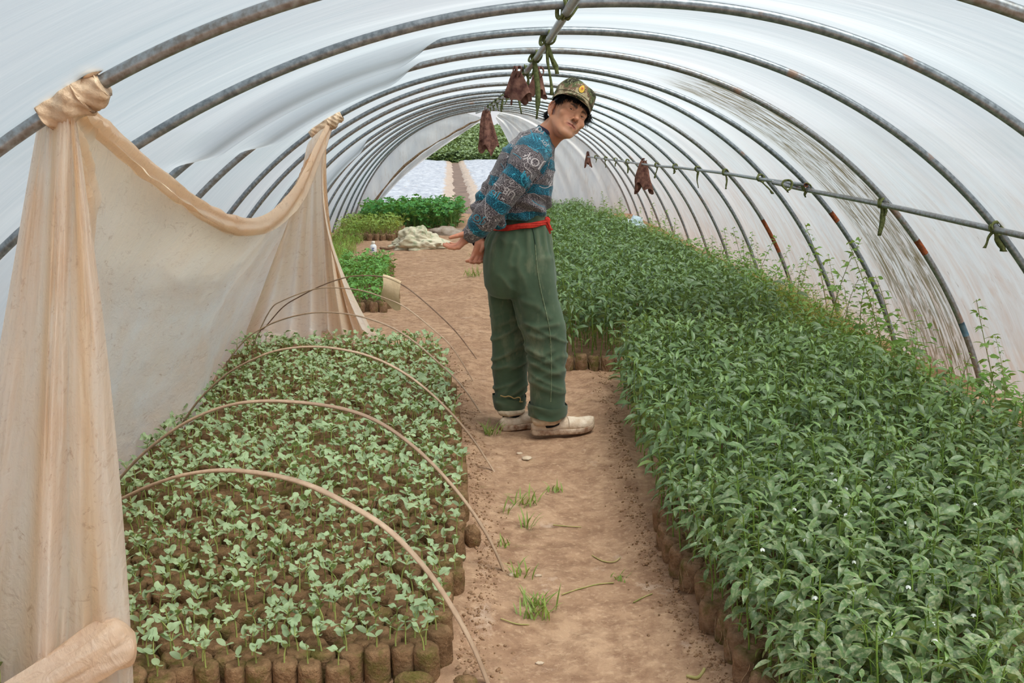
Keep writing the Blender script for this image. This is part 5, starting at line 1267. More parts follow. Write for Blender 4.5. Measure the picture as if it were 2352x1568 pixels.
# trousers
hips = loft([ring((1160, 492), (1254, 484), .125, YB), ring((1154, 508), (1258, 500), .130, YB), ring((1140, 522), (1260, 514), .140, YB), ring((1120, 545), (1264, 540), .160, YB), ring((1111, 580), (1269, 578), .178, YB), ring((1108, 618), (1274, 616), .182, YB), ring((1113, 650), (1278, 648), .172, YB), ring((1124, 678), (1276, 676), .145, YB)])
YL, YR = 4.565, 4.385
nleg = loft([ring((1150, 585), (1268, 585), .085, YR), ring((1168, 640), (1277, 640), .092, YR), ring((1176, 690), (1284, 690), .092, YR), ring((1187, 735), (1297, 735), .090, YR), ring((1200, 775), (1303, 772), .088, YR), ring((1210, 815), (1302, 812), .085, YR), ring((1213, 855), (1299, 855), .083, YR), ring((1215, 892), (1299, 893), .082, YR), ring((1216, 925), (1299, 927), .082, YR), ring((1217, 945), (1298, 947), .080, YR)])
fleg = loft([ring((1112, 590), (1196, 590), .085, YL), ring((1116, 640), (1212, 640), .090, YL), ring((1121, 690), (1220, 690), .092, YL), ring((1126, 740), (1222, 740), .090, YL), ring((1128, 790), (1219, 790), .088, YL), ring((1129, 835), (1215, 835), .085, YL), ring((1132, 880), (1211, 880), .083, YL), ring((1135, 905), (1208, 906), .082, YL), ring((1137, 930), (1206, 932), .080, YL)])
tv, tf = remesh([hips, nleg, fleg], .0075, 3)
tn = vnormals(tv, tf)
qx, qy = np.array([topx(p) for p in tv]).T; nearm = (tv[:, 1] < 4.475)
def folds(V, N, k, amp, seed, sharp=2.0):
    """cloth folds: ridged noise along a stretched direction"""
    n = fbm(V*np.asarray(k), 2, seed); r = 1-np.abs(n)*sharp; return amp*(np.clip(r, 0, 1)**1.5-.35)
zz = tv[:, 2]; sh = np.stack([tv[:, 0]*3, tv[:, 1]*3, zz*18+tv[:, 0]*9], 1); shf = np.stack([tv[:, 0]*3, tv[:, 1]*3, zz*20-tv[:, 0]*10], 1)
low = 1-sm(.42, .62, zz); up_ = sm(.5, .75, zz)
disp = low*(folds(sh, tn, (1, 1, 1), .0105, 3)*nearm+folds(shf, tn, (1, 1, 1), .0115, 13)*(~nearm))
disp += up_*folds(np.stack([tv[:, 0]*9+zz*6, tv[:, 1]*3, zz*4-tv[:, 0]*3], 1), tn, (1, 1, 1), .0075, 23)
# gathers under the belt and two long drag folds from the seat to the knee
gath = np.exp(-((zz-.90)/.10)**2); disp += gath*.0045*(1-np.exp(-((zz-.955)/.035)**2))*np.sin(np.arctan2(tv[:, 1]-YB, tv[:, 0]-.26)*22)
def crease(pts, w, a):
    P = np.array(pts, float); d = np.full(len(tv), 1e9)
    for p0, p1 in zip(P[:-1], P[1:]):
        e = p1-p0; h = np.clip(((qx-p0[0])*e[0]+(qy-p0[1])*e[1])/(e@e), 0, 1); d = np.minimum(d, np.hypot(qx-p0[0]-h*e[0], qy-p0[1]-h*e[1]))
    return a*np.exp(-(d/w)**2)*nearm*(tn@(-CD) > .1)
for pts, w_, a_ in (([(1180, 560), (1172, 600), (1178, 640)], 8, .008), ([(1178, 622), (1181, 680), (1196, 742), (1208, 790)], 9, -.010), ([(1196, 690), (1230, 702), (1262, 730)], 7, .005), ([(1200, 745), (1235, 752), (1280, 745)], 6, .007), ([(1206, 768), (1240, 778), (1276, 770)], 6, .006), ([(1212, 800), (1240, 818), (1268, 806)], 7, .007),
                    ([(1216, 835), (1245, 836), (1280, 822)], 6, .006), ([(1222, 878), (1250, 862), (1282, 858)], 6, .006), ([(1208, 760), (1228, 740), (1252, 700)], 7, -.006), ([(1160, 530), (1142, 575), (1130, 620)], 9, .006), ([(1196, 530), (1188, 565), (1180, 600)], 8, -.005)):
    disp += crease(pts, w_, a_)
tv2 = tv+tn*disp[:, None]; tv2 = relax(tv2, tf, 1, .4)
def cloth_mat(name, c1, c2, worn):
    t = NT(name); v = t.pos(); n = t.noise(v, 6, 4, .6); c = t.mix(t.ramp(n, [(.35, 0.0), (.68, 1.0)]), c1, c2); g_ = t.n('NewGeometry')
    wr = t.math('MULTIPLY', t.ramp(g_.outputs['Pointiness'], [(.50, 0.0), (.58, 1.0)]), .35); c = t.mix(wr, c, worn); n2 = t.noise(t.map(v, (1, 1, .4), loc=(3, 1, 2)), 9, 5, .7); c = t.mix(t.math('MULTIPLY', t.ramp(n2, [(.52, 0.0), (.72, 1.0)]), .48), c, worn)
    return t.done(t.bsdf(c, .85, .15, t.bump(t.noise(v, 700, 2), .15, .001), Sheen_Weight=.15))
M_TROU = cloth_mat('green_twill', lin(66, 82, 62), lin(82, 99, 76), lin(148, 142, 114))
# head, hands and the hidden body as one skin mesh
inner = loft([ring((1170, 505), (1248, 500), .105, YB), ring((1150, 460), (1255, 460), .12, YB), ring((1160, 400), (1262, 410), .14, YB), ring((1185, 345), (1265, 365), .14, YB), ring((1212, 315), (1264, 335), .09, YB), ring((1228, 302), (1264, 320), .055, YB)])
inhips = loft([ring((1170, 505), (1248, 500), .105, YB), ring((1135, 570), (1255, 565), .14, YB), ring((1130, 630), (1262, 630), .15, YB)])
def limb(pts): 
    P = np.array([p for p, r in pts]); R = np.array([r for p, r in pts]); n = 40; t = np.linspace(0, len(P)-1, n); return tube(spline(P, n), np.interp(t, np.arange(len(P)), R), 16)
SH, EL = aty(1222, 350, 4.285), aty(1158, 447, 4.215); SHF, ELF = aty(1205, 348, 4.63), aty(1118, 465, 4.66)
bparts = [inner, inhips, limb([(SH, .05), (EL, .042), (W, .026)]), limb([(SHF, .05), (ELF, .042), (W2, .025)]), limb([(aty(1215, 610, YR), .085), (aty(1255, 760, YR), .06), (aty(1252, 940, YR), .042), (aty(1250, 972, YR), .04)]), limb([(aty(1165, 610, YL), .085), (aty(1178, 760, YL), .06), (aty(1174, 930, YL), .042), (aty(1176, 958, YL), .04)])]
bv, bf = remesh(bparts, .012, 2)
allv = np.concatenate([h2w(hv), nv1, nv2, bv]); allf = np.concatenate([hf, nf1+len(hv), nf2+len(hv)+len(nv1), bf+len(hv)+len(nv1)+len(nv2)])
HANDC = np.array(lin(208, 140, 110)[:3]); hc1 = np.tile(HANDC, (len(nv1), 1))*(1+.10*fbm(nv1*60, 2, 3))[:, None]; hc2 = np.tile(HANDC*.97, (len(nv2), 1))*(1+.10*fbm(nv2*60, 2, 3))[:, None]
allc = np.concatenate([hc, hc1, hc2, np.tile(SKIN, (len(bv), 1))]); allc = np.c_[allc, np.ones(len(allc))]
person = garment('person', allv, allf, [M_SKIN], None, allc)
tag(person, 'person in patterned sweater and green trousers, hands behind the back, looking at the camera', 'person')
trou = garment('trousers', tv2, tf, [M_TROU], person)
BV_T = BVHTree.FromPolygons([Vector(v) for v in tv2], [tuple(f) for f in tf])
def onto(bvh, px, py, off=.0012):
    d = ray(px, py); d = d/np.linalg.norm(d); h = bvh.ray_cast(Vector(CO), Vector(d))
    if h[0] is None: return None
    n = np.array(h[1]); n = n if n@d < 0 else -n; return np.array(h[0])+n*off
def seam(name, pts, r, mat, bvh, parent, n=90, off=.0008, sq=None):
    P = spline(np.array(pts, float), n); Q = [onto(bvh, *p, off) for p in P]; Q = np.array([q for q in Q if q is not None]); Q[1:-1] = (Q[:-2]+Q[1:-1]*2+Q[2:])/4
    V, F = tube(Q, r, 6, sq=sq); return MB().add(V, F).build(name, mat, parent)
M_SEAM = simple('worn_seam', lin(132, 138, 108), lin(92, 106, 82), 120, .9, .1)
tag(seam('side_seam', [(1229, 560), (1234, 618), (1241, 660), (1250, 700), (1262, 756), (1266, 824), (1266, 880), (1265, 922)], .0022, M_SEAM, BV_T, trou), 'pale worn side seam')
seam('pocket_edge', [(1220, 516), (1226, 538), (1230, 562)], .0030, simple('dark_green', lin(48, 64, 50), None, rough=.9), BV_T, trou, 30)
# turned-up cuffs
for nm, pl in (('cuff', [((1214, 924), (1302, 927)), ((1213, 934), (1302, 938)), ((1214, 951), (1301, 951)), ((1217, 953), (1299, 953))]), ('cuff', [((1131, 906), (1210, 908)), ((1131, 918), (1209, 920)), ((1137, 937), (1206, 936)), ((1140, 938), (1204, 938))])):
    Y = YR if pl[0][0][0] > 1200 else YL; R = [ring(a, b, .089, Y, 60) for a, b in pl]; inn = [(r_-r_.mean(0))*.90+r_.mean(0) for r_ in R[::-1]]; V, F = loft(R+inn, 4); F = F[:-2]
    V = V+(.0035*fbm(V*np.array([16, 16, 40]), 2, 5))[:, None]*np.array([1, 1, .3]); V[:, 2] += .005*np.sin(V[:, 0]*40+V[:, 1]*30); MB().add(V, F).build('cuff', M_TROU, trou)
M_STITCH = simple('frayed_thread', lin(176, 148, 96), None, rough=.9); o = seam('frayed_edge', [(1153, 908), (1168, 909), (1180, 911), (1192, 913), (1190, 920), (1196, 921)], .0028, M_STITCH, BV_T, trou, 30, .012)
# belt
M_RED = simple('red_cloth', lin(206, 62, 46), lin(176, 44, 36), 50, .8, .2, .3)
bR = []
for dy in (-9, -4, 3, 9): bR.append(ring((1131-dy*.2, 520+dy*.72), (1262, 505+dy*.66), .147+.003*(abs(dy) < 5), YB, 60))
V, F = loft(bR+[(r_-r_.mean(0))*.93+r_.mean(0) for r_ in bR[::-1]], 6); V[:, 2] += .0016*np.sin(V[:, 0]*60+V[:, 1]*25); V[:, 1] -= .0016*np.sin(V[:, 2]*700); belt = MB().add(V, F[:-2]).build('belt', M_RED, person); tag(belt, 'red cloth sash')
V, F = blob(aty(1256, 508, 4.40), (.016, .018, .020), 3, 10, .2); MB().add(V, F).build('belt_knot', M_RED, belt)
for pts in ([(1255, 506), (1262, 518), (1267, 529)], [(1255, 512), (1260, 525), (1262, 537)]):
    m2 = MB(); strip(m2, spline(np.array([aty(x, y, 4.385+.004*k) for k, (x, y) in enumerate(pts)]), 10), .012, [.6, .5, .2], pts[2][0], .003); m2.build('belt_tail', M_RED, belt)

# ---- sweater
def sweater_mat():
    t = NT('patterned_sweater'); at = t.attr('UVS').outputs['Vector']; sep = t.n('SeparateXYZ'); t.set(sep.inputs[0], at); v = t.pos()
    wob = t.math('MULTIPLY', t.math('SUBTRACT', t.noise(v, 30, 3), .5), .012); ph = t.math('SINE', t.math('MULTIPLY', t.math('ADD', sep.outputs[0], wob), 2*PI/.132)); band = t.ramp(ph, [(.49, 0.0), (.53, 1.0)])
    vs = t.map(v, (1, 1, .45)); hz = t.noise(vs, 520, 2, .7); hz2 = t.noise(t.map(v, (1, 1, .45), loc=(7, 3, 1)), 520, 2, .7)
    sp1 = t.ramp(hz, [(.47, 0.0), (.64, 1.0)]); teal = t.mix(sp1, lin(24, 44, 56), lin(52, 142, 166)); grey = t.mix(t.ramp(hz2, [(.49, 0.0), (.66, 1.0)]), lin(48, 40, 45), lin(196, 182, 180))
    c = t.mix(band, grey, teal)
    # knitted scribbles in cyan over teal and off-white over grey
    w = t.n('TexWave', wave_type='RINGS', Scale=15, Distortion=22, Detail=2); w.inputs['Detail Scale'].default_value = 1.6; t.set(w.inputs['Vector'], t.map(v, (1, .6, 1))); sc = t.math('MULTIPLY', t.ramp(w.outputs['Fac'], [(.93, 0.0), (.975, 1.0)]), t.ramp(t.noise(v, 12, 2), [(.46, 0.0), (.52, 1.0)]))
    c = t.mix(t.math('MULTIPLY', sc, .85), c, t.mix(band, lin(206, 196, 194), lin(70, 170, 192)))
    return t.done(t.bsdf(c, .95, .08, t.bump(hz, .4, .003), Sheen_Weight=.2))
M_SWEAT = sweater_mat()
torso_r = [ring((1130, 503), (1252, 493), .140, YB), ring((1124, 492), (1256, 487), .158, YB), ring((1119, 470), (1261, 474), .168, YB), ring((1118, 437), (1267, 450), .172, YB), ring((1127, 398), (1271, 415), .176, YB), ring((1142, 362), (1273, 386), .180, YB), ring((1164, 331), (1273, 357), .172, YB), ring((1189, 310), (1271, 336), .140, YB), ring((1213, 296), (1269, 322), .100, YB), ring((1233, 290), (1268, 312), .068, YB), ring((1238, 289), (1266, 308), .062, YB)]
torso = loft(torso_r)
flap_b = limb([(aty(1138, 494, 4.36), .034), (aty(1142, 505, 4.325), .038), (aty(1146, 515, 4.325), .032), (aty(1148, 520, 4.34), .018)])
WN = aty(1073, 541, YN+.015)
armn = limb([(aty(1236, 338, 4.36), .066), (SH+np.array([-.01, 0, -.01]), .078), (aty(1198, 392, 4.225), .067), (EL, .061), (aty(1118, 497, 4.235), .059), (aty(1090, 530, 4.285), .047), (aty(1077, 541, 4.32), .034)])
armf = limb([(SHF, .075), (aty(1165, 400, 4.665), .066), (ELF, .060), (aty(1106, 515, 4.61), .054), (aty(1103, 545, 4.53), .042), (aty(1103, 556, 4.505), .032)])
sv, sf = remesh([torso, armn, armf, flap_b], .006, 2); sn = vnormals(sv, sf)
ctr = lambda rs: np.array([r_.mean(0) for r_ in rs])
def polydist(P, V):
    best = np.full(len(V), 1e9); arc = np.zeros(len(V)); L = 0
    for a, b in zip(P[:-1], P[1:]):
        e = b-a; h = np.clip((V-a)@e/(e@e), 0, 1); d = np.linalg.norm(V-a-h[:, None]*e, axis=1); m = d < best; best[m] = d[m]; arc[m] = (L+h*np.linalg.norm(e))[m]; L += np.linalg.norm(e)
    return best, arc
AN = np.array([SH, aty(1198, 392, 4.225), EL, aty(1118, 497, 4.235), aty(1090, 530, 4.285), WN]); AF = np.array([SHF, ELF, aty(1106, 515, 4.61), W2]); TC = ctr(torso_r)[::-1]
dn_, an_ = polydist(AN, sv); df_, af_ = polydist(AF, sv); dt_, at_ = polydist(TC, sv)
isn = dn_ < np.minimum(dt_*.62, df_); isf = (df_ < dt_*.62) & ~isn
ucoord = np.where(isn, an_+.026, np.where(isf, af_+.01, at_+.030))
disp = np.where(isn | isf, folds(np.stack([sv[:, 0]*14+sv[:, 2]*9, sv[:, 1]*6, sv[:, 2]*9-sv[:, 0]*5], 1), sn, (1, 1, 1), .0052, 7), folds(np.stack([sv[:, 0]*8-sv[:, 2]*5, sv[:, 1]*4, sv[:, 2]*11+sv[:, 0]*7], 1), sn, (1, 1, 1), .0095, 17))
waist = np.exp(-((sv[:, 2]-1.02)/.07)**2)*~isn; disp = disp+waist*.008*np.sin(sv[:, 2]*90+sv[:, 0]*40+2*np.sin(sv[:, 1]*20))
cuffn = sm(.0, .05, np.linalg.norm(sv-WN, axis=1)); disp *= cuffn
sv2 = relax(sv+sn*disp[:, None], sf, 1, .4)
sweat = garment('sweater', sv2, sf, [M_SWEAT], person, None, np.stack([ucoord, 0*ucoord, 0*ucoord], 1)); tag(sweat, 'teal and grey heathered sweater with knitted lettering')
BV_S = BVHTree.FromPolygons([Vector(v) for v in sv2], [tuple(f) for f in sf])
# collar and cuffs
M_COL = simple('dark_rib', lin(62, 56, 70), lin(44, 42, 54), 200, .95, .1)
cr = [ring((1233, 292), (1270, 316), .071, YB, 48), ring((1236, 288), (1268.5, 308.5), .0655, YB, 48), ring((1238, 287), (1267, 306), .060, YB, 48)]
V, F = loft(cr+[(cr[2]-cr[2].mean(0))*.95+cr[2].mean(0)-np.array([0, 0, .01])], 4); MB().add(V, F[:-2]).build('collar', M_COL, sweat)
for P, rr, nm in (((aty(1081, 538, 4.315), aty(1075, 542, 4.322)), .036, 'cuff'), ((aty(1103, 549, 4.52), aty(1103, 557, 4.505)), .037, 'cuff')):
    C = spline(np.array([P[0], (P[0]+P[1])/2, P[1]]), 12); Rr = rr*(1+.06*np.sin(np.linspace(0, PI, 12))); V, F = tube(C, Rr, 26, cap=False); Vi, Fi = tube(C, Rr*.84, 26, cap=False); mb = MB().add(V, F).add(Vi, [f[::-1] for f in Fi]); n_ = 26
    mb.add(np.concatenate([V[-n_:], Vi[-n_:]]), [(i, (i+1) % n_, n_+(i+1) % n_, n_+i) for i in range(n_)]); mb.build(nm, M_SWEAT if rr < .0365 else M_COL, sweat)
# lettering lies on the knit, upside down as worn in the photo
M_WHT = simple('offwhite_yarn', lin(214, 204, 200), lin(150, 138, 138), 520, .95); M_CYN = simple('cyan_yarn', lin(74, 176, 198), lin(40, 122, 146), 520, .95)
def lettering(body, cx, cy, h, ang, mat, shear=0.0, nm='lettering'):
    cu = bpy.data.curves.new('t', 'FONT'); cu.body = body; cu.size = 1; cu.align_x = 'CENTER'; cu.align_y = 'CENTER'; cu.resolution_u = 3; cu.shear = shear; o = link('t', cu)
    me = bpy.data.meshes.new_from_object(o.evaluated_get(bpy.context.evaluated_depsgraph_get())); bpy.data.objects.remove(o); bpy.data.curves.remove(cu)
    v = np.array([tuple(x.co) for x in me.vertices]); fs = [tuple(p.vertices) for p in me.polygons]; bpy.data.meshes.remove(me); s = h/.72; c_, s_ = math.cos(ang), math.sin(ang)
    px = cx+s*(v[:, 0]*c_-v[:, 1]*s_); py = cy-s*(v[:, 0]*s_+v[:, 1]*c_); Q = [onto(BV_S, a, b, .0016) for a, b in zip(px, py)]
    if any(q is None for q in Q): return
    MB().add(np.array(Q), fs).build(nm, mat, sweat, smooth=False)
A_ = PI-math.atan2(.55, .84)
lettering('JOY', 1225, 369, 20, A_, M_WHT); lettering('JO', 1099, 501, 16, A_, M_CYN); lettering('UB', 1170, 442, 17, A_, M_WHT); lettering('JIS', 1136, 446, 16, A_, M_CYN); lettering('SI', 1130, 419, 12, A_, M_CYN)
lettering('YO', 1243, 300, 11, A_-.2, M_WHT); lettering('OL', 1180, 336, 10, A_, M_WHT); lettering('JOY', 1250, 328, 8, A_-.3, M_WHT); lettering('LOY', 1082, 534, 8, A_-.4, M_WHT); lettering('e', 1262, 357, 14, A_-.3, M_CYN); lettering('NI', 1206, 404, 14, A_, M_CYN); lettering('JY', 1170, 318, 9, A_, M_WHT)
for pts, m_, r_ in (([(1204, 375), (1206, 384), (1215, 392), (1221, 398)], M_WHT, .0022), ([(1206, 392), (1199, 406), (1198, 418), (1203, 426)], M_CYN, .0034), ([(1238, 427), (1250, 432), (1262, 428), (1268, 415)], M_WHT, .0022), ([(1116, 447), (1115, 465), (1114, 485), (1116, 500)], M_WHT, .0016),
                    ([(1083, 508), (1095, 513), (1109, 515), (1115, 508)], M_CYN, .0016), ([(1212, 334), (1224, 342), (1236, 350)], M_CYN, .0026), ([(1219, 299), (1223, 309), (1225, 320)], M_CYN, .0022), ([(1225, 346), (1240, 340), (1256, 342), (1266, 348)], M_CYN, .0014), ([(1148, 404), (1160, 392), (1170, 384)], M_CYN, .0018), ([(1150, 375), (1156, 384), (1160, 394)], M_CYN, .0014),
                    ([(1132, 470), (1146, 462), (1160, 468), (1172, 474)], M_CYN, .0016), ([(1178, 352), (1188, 357), (1197, 365)], M_CYN, .0016), ([(1222, 460), (1236, 470), (1252, 476)], M_CYN, .0018), ([(1143, 345), (1152, 352), (1163, 350)], M_WHT, .0014), ([(1213, 448), (1226, 444), (1240, 452), (1254, 462)], M_WHT, .0014)):
    try: seam('knitted_line', pts, r_*.8, m_, BV_S, sweat, 28, -.0002)
    except Exception: pass

# ---- eyes
M_EYE = simple('eye_white', lin(222, 208, 196), None, rough=.25, spec=.5); M_IRIS = simple('iris', lin(36, 22, 17), None, rough=.3, spec=.3)
for s in (-1, 1):
    c = h2w((s*.0312, .0722, .0022)); th, ph = np.linspace(0, PI, 16), np.arange(24)/24*2*PI; r = .0118*HS
    D = np.stack([np.sin(th)[:, None]*np.cos(ph), np.cos(th)[:, None]+0*ph, np.sin(th)[:, None]*np.sin(ph)], -1).reshape(-1, 3); e = MB().add(c+D@HR*r, grid_faces(16, 24, False, True)).build('eye', M_EYE, person)
    gz_ = (CO-c); gz_ /= np.linalg.norm(gz_); gz_ = gz_*.8+HR[1]*.2; gz_ /= np.linalg.norm(gz_); a_ = np.cross(gz_, HR[2]); a_ /= np.linalg.norm(a_); b_ = np.cross(a_, gz_); rr = np.linspace(0, .60, 7); ph = np.arange(20)/20*2*PI
    V = np.array([c+r*1.03*(math.cos(q)*gz_+math.sin(q)*(math.cos(p)*a_+math.sin(p)*b_)) for q in rr for p in ph]); MB().add(V, grid_faces(7, 20, False, True)).build('iris', M_IRIS, e)
# ---- hair
M_HAIR = simple('black_hair', lin(30, 26, 26), lin(16, 14, 14), 80, .5, .35)
def hair_sdf(p):
    d = s_ell(p, (0, -.010, .043), (.0815, .1000, .093)); zc = np.interp(p[..., 1], [-.1, -.05, -.02, .02, .05, .09], [-.055, -.035, .012, .018, .038, .046]); return smax(d, (zc-p[..., 2]), .006)
xv_, xf_ = surfnet(hair_sdf, (-.095, -.12, -.07), (.095, .10, .15), .004); xv_ = xv_+.003*np.stack([vnoise(xv_*120, s) for s in (1, 2, 3)], 1); hb = MB().add(h2w(xv_), xf_); r = np.random.default_rng(5)
def lock(p, d, L, w, curl):
    n = 7; s = np.linspace(0, 1, n); p = np.array(p); d = np.array(d); P = p+np.outer(s*L, d)+np.outer(s**2*L*curl, r.normal(0, 1, 3))+np.outer(s**2*L*.3, [0, 0, -1]); V, F = tube(h2w(P), w*(1-s*.85), 5); hb.add(V, F)
for k in range(300): a = r.uniform(-.062, .074); yy = math.sqrt(max(0, 1-(a/.085)**2))*.088; lock((a, yy+.004, .056), (r.normal(.05, .15), .18, -1), r.uniform(.008, .024)*(1.35 if a < -.02 else 1), .0016, .3)       # fringe under the brim
for k in range(240): yy = r.uniform(-.004, .066); lock((-.078+.004*abs(yy-.02)*10*.2, yy, .045), (-.03, r.normal(.12, .15), -1), r.uniform(.010, .034), .0017, .28)                                                   # near temple
for k in range(240): yy = r.uniform(-.02, .060); lock((.079-.12*max(0, yy-.03), yy, .05-.01*r.random()), (.35+r.normal(0, .25), r.normal(.05, .2), -1), r.uniform(.012, .027), .0020, .45)                                   # far side, longer
for k in range(170): a = r.uniform(-2.95, -1.9); lock((.083*math.cos(a), -.012+.100*math.sin(a), -.012), (.12*math.cos(a), .25*math.sin(a)-.1, -1), r.uniform(.010, .024), .0020, .35)      # nape
for k in range(5): lock((.080, .01, .045), (1.0, .1, -.1+.15*k*.3), r.uniform(.03, .045), .0012, .25)
hair = hb.build('hair', M_HAIR, person)

# ---- cap
def camo_mat():
    t = NT('camouflage'); v = t.obj(); n = t.noise(t.map(v, (1, 1, 1), loc=(2, 5, 1)), 21, 3, .55, .4); c = t.ramp(n, [(0.0, lin(58, 56, 44)), (.40, lin(92, 98, 66)), (.50, lin(122, 96, 78)), (.58, lin(168, 154, 122)), (.66, lin(196, 180, 150))], 'CONSTANT')
    vo = t.n('TexVoronoi', feature='F1', Scale=210); t.set(vo.inputs['Vector'], v); px = t.math('MULTIPLY', t.ramp(vo.outputs['Distance'], [(.30, 1.0), (.32, 0.0)]), t.ramp(t.noise(v, 30, 2), [(.54, 0.0), (.56, 1.0)])); c = t.mix(px, c, lin(206, 200, 166)); px2 = t.math('MULTIPLY', t.ramp(vo.outputs['Distance'], [(.34, 1.0), (.36, 0.0)]), t.ramp(t.noise(t.map(v, (1, 1, 1), loc=(5, 5, 5)), 30, 2), [(.57, 0.0), (.59, 1.0)])); c = t.mix(px2, c, lin(52, 48, 38))
    return t.done(t.bsdf(c, .9, .12, t.bump(t.noise(v, 900, 2), .2, .001)))
M_CAMO = camo_mat()
rc = vw(.89, -.43, -.12); uc = vw(.40, .89, -.15); rc /= np.linalg.norm(rc); uc -= rc*(uc@rc); uc /= np.linalg.norm(uc); fc = np.cross(uc, rc); fc = fc if fc@(-CD) > 0 else -fc
HC = np.stack([rc, fc, uc]); CAPO = aty(1313.5, 239, 4.445)
def c2w(p): return CAPO+np.asarray(p)@HC
n = 64; aa = np.arange(n)/n*2*PI; rows = []
for z_, k in ((-.006, .985), (.0, 1.0), (.016, 1.01), (.034, 1.015), (.050, 1.0), (.060, .965), (.066, .90), (.0685, .78), (.070, .5), (.0705, .02)):
    rr = k*(1+.010*np.sin(aa*5+z_*60)+.008*np.sin(aa*9+z_*90)); zt = z_+.006*np.sin(aa*3+1)*(z_ > .05)-.010*(np.sin(aa) < -.2)*(z_ < .01)
    rows.append(np.stack([.0885*rr*np.cos(aa), .1035*rr*np.sin(aa)-.006, zt+.012*(z_/.07)*np.sin(aa)], 1))
V = np.array(rows); cap = MB().add(c2w(V.reshape(-1, 3)), grid_faces(len(rows), n, False, True)).build('cap', M_CAMO, person); tag(cap, 'camouflage field cap with a gold badge')
# seams of the crown band
V, F = tube(c2w(np.stack([.0905*np.cos(aa), .1055*np.sin(aa)-.006, .012+.012*(.012/.07)*np.sin(aa)+0*aa], 1)), .0012, 5, cap=False); MB().add(V, F).build('band_seam', simple('camo_seam', lin(84, 84, 58), None, rough=.9), cap)
bw = np.linspace(-1, 1, 40); br = np.linspace(0, 1, 9); T_, B_ = [], []
for q in br:
    ang = bw*1.18; ex = .1*np.cos(ang); w_ = .0900*np.sin(ang)/math.sin(1.18); y_ = .1035*np.sqrt(np.clip(1-(w_/.0905)**2, 0, 1))-.006; out = .050*np.cos(bw*PI/2)**.62*q
    zc = -.003-.013*q-.010*(bw**2)*q*.9-.004*bw**2; T_.append(np.stack([w_*(1+.02*q), y_+out, zc+.0016], 1)); B_.append(np.stack([w_*(1+.02*q), y_+out, zc-.0016], 1))
T_, B_ = np.array(T_), np.array(B_); ob = np.concatenate([T_.reshape(-1, 3), B_.reshape(-1, 3)]); k = 40; fcs = grid_faces(9, 40)+[tuple(i+360 for i in f[::-1]) for f in grid_faces(9, 40)]+[(8*k+i, 8*k+i+1, 360+8*k+i+1, 360+8*k+i) for i in range(39)]
MB().add(c2w(ob), fcs).build('brim', M_CAMO, cap)
# badge: gold drop with a red rosette, rim stitched dark
def disc(pts2, zoff, bul):
    """outline (x, z) laid on the cap front, slightly domed"""
    P = np.array(pts2); c = P.mean(0); rows = []
    for q in (1.0, .8, .5, .2, 0.001):
        s_ = c+(P-c)*q; a = s_[:, 0]/.0905; y_ = .1050*np.sqrt(1-a**2)-.006+.0125*0; rows.append(np.stack([s_[:, 0], y_+zoff+bul*(1-q*q), s_[:, 1]+.012*(s_[:, 1]/.07)], 1))
    return c2w(np.array(rows).reshape(-1, 3)), grid_faces(5, len(P), False, True)
a = np.arange(40)/40*2*PI; bz, bx_ = .034, .004
drop = lambda k: np.stack([bx_+k*.0122*np.sin(a)*(1-.18*np.cos(a)), bz+k*(.0130*np.cos(a)+.0022*np.cos(a)**3)], 1)
V, F = disc(drop(1.12), .0015, .0005); badge = MB().add(V, F).build('badge', simple('badge_border', lin(46, 44, 34), None, rough=.8), cap); tag(badge, 'dark-edged gold badge')
V, F = disc(drop(1.0), .0024, .002); MB().add(V, F).build('badge_face', simple('badge_gold', lin(236, 194, 74), lin(214, 166, 58), 300, .6, .4), badge)
ci = lambda r_, dz=0: np.stack([bx_+r_*np.sin(a), bz+.001+r_*np.cos(a)], 1)
for r_, m_, o_ in ((.0062, simple('badge_brown', lin(120, 70, 36), None, rough=.7), .0046), (.0054, simple('badge_amber', lin(232, 170, 70), None, rough=.6), .0052), (.0034, simple('badge_red', lin(198, 74, 40), None, rough=.6), .0056)):
    V, F = disc(ci(r_), o_, .0006); MB().add(V, F).build('badge_ring', m_, badge)

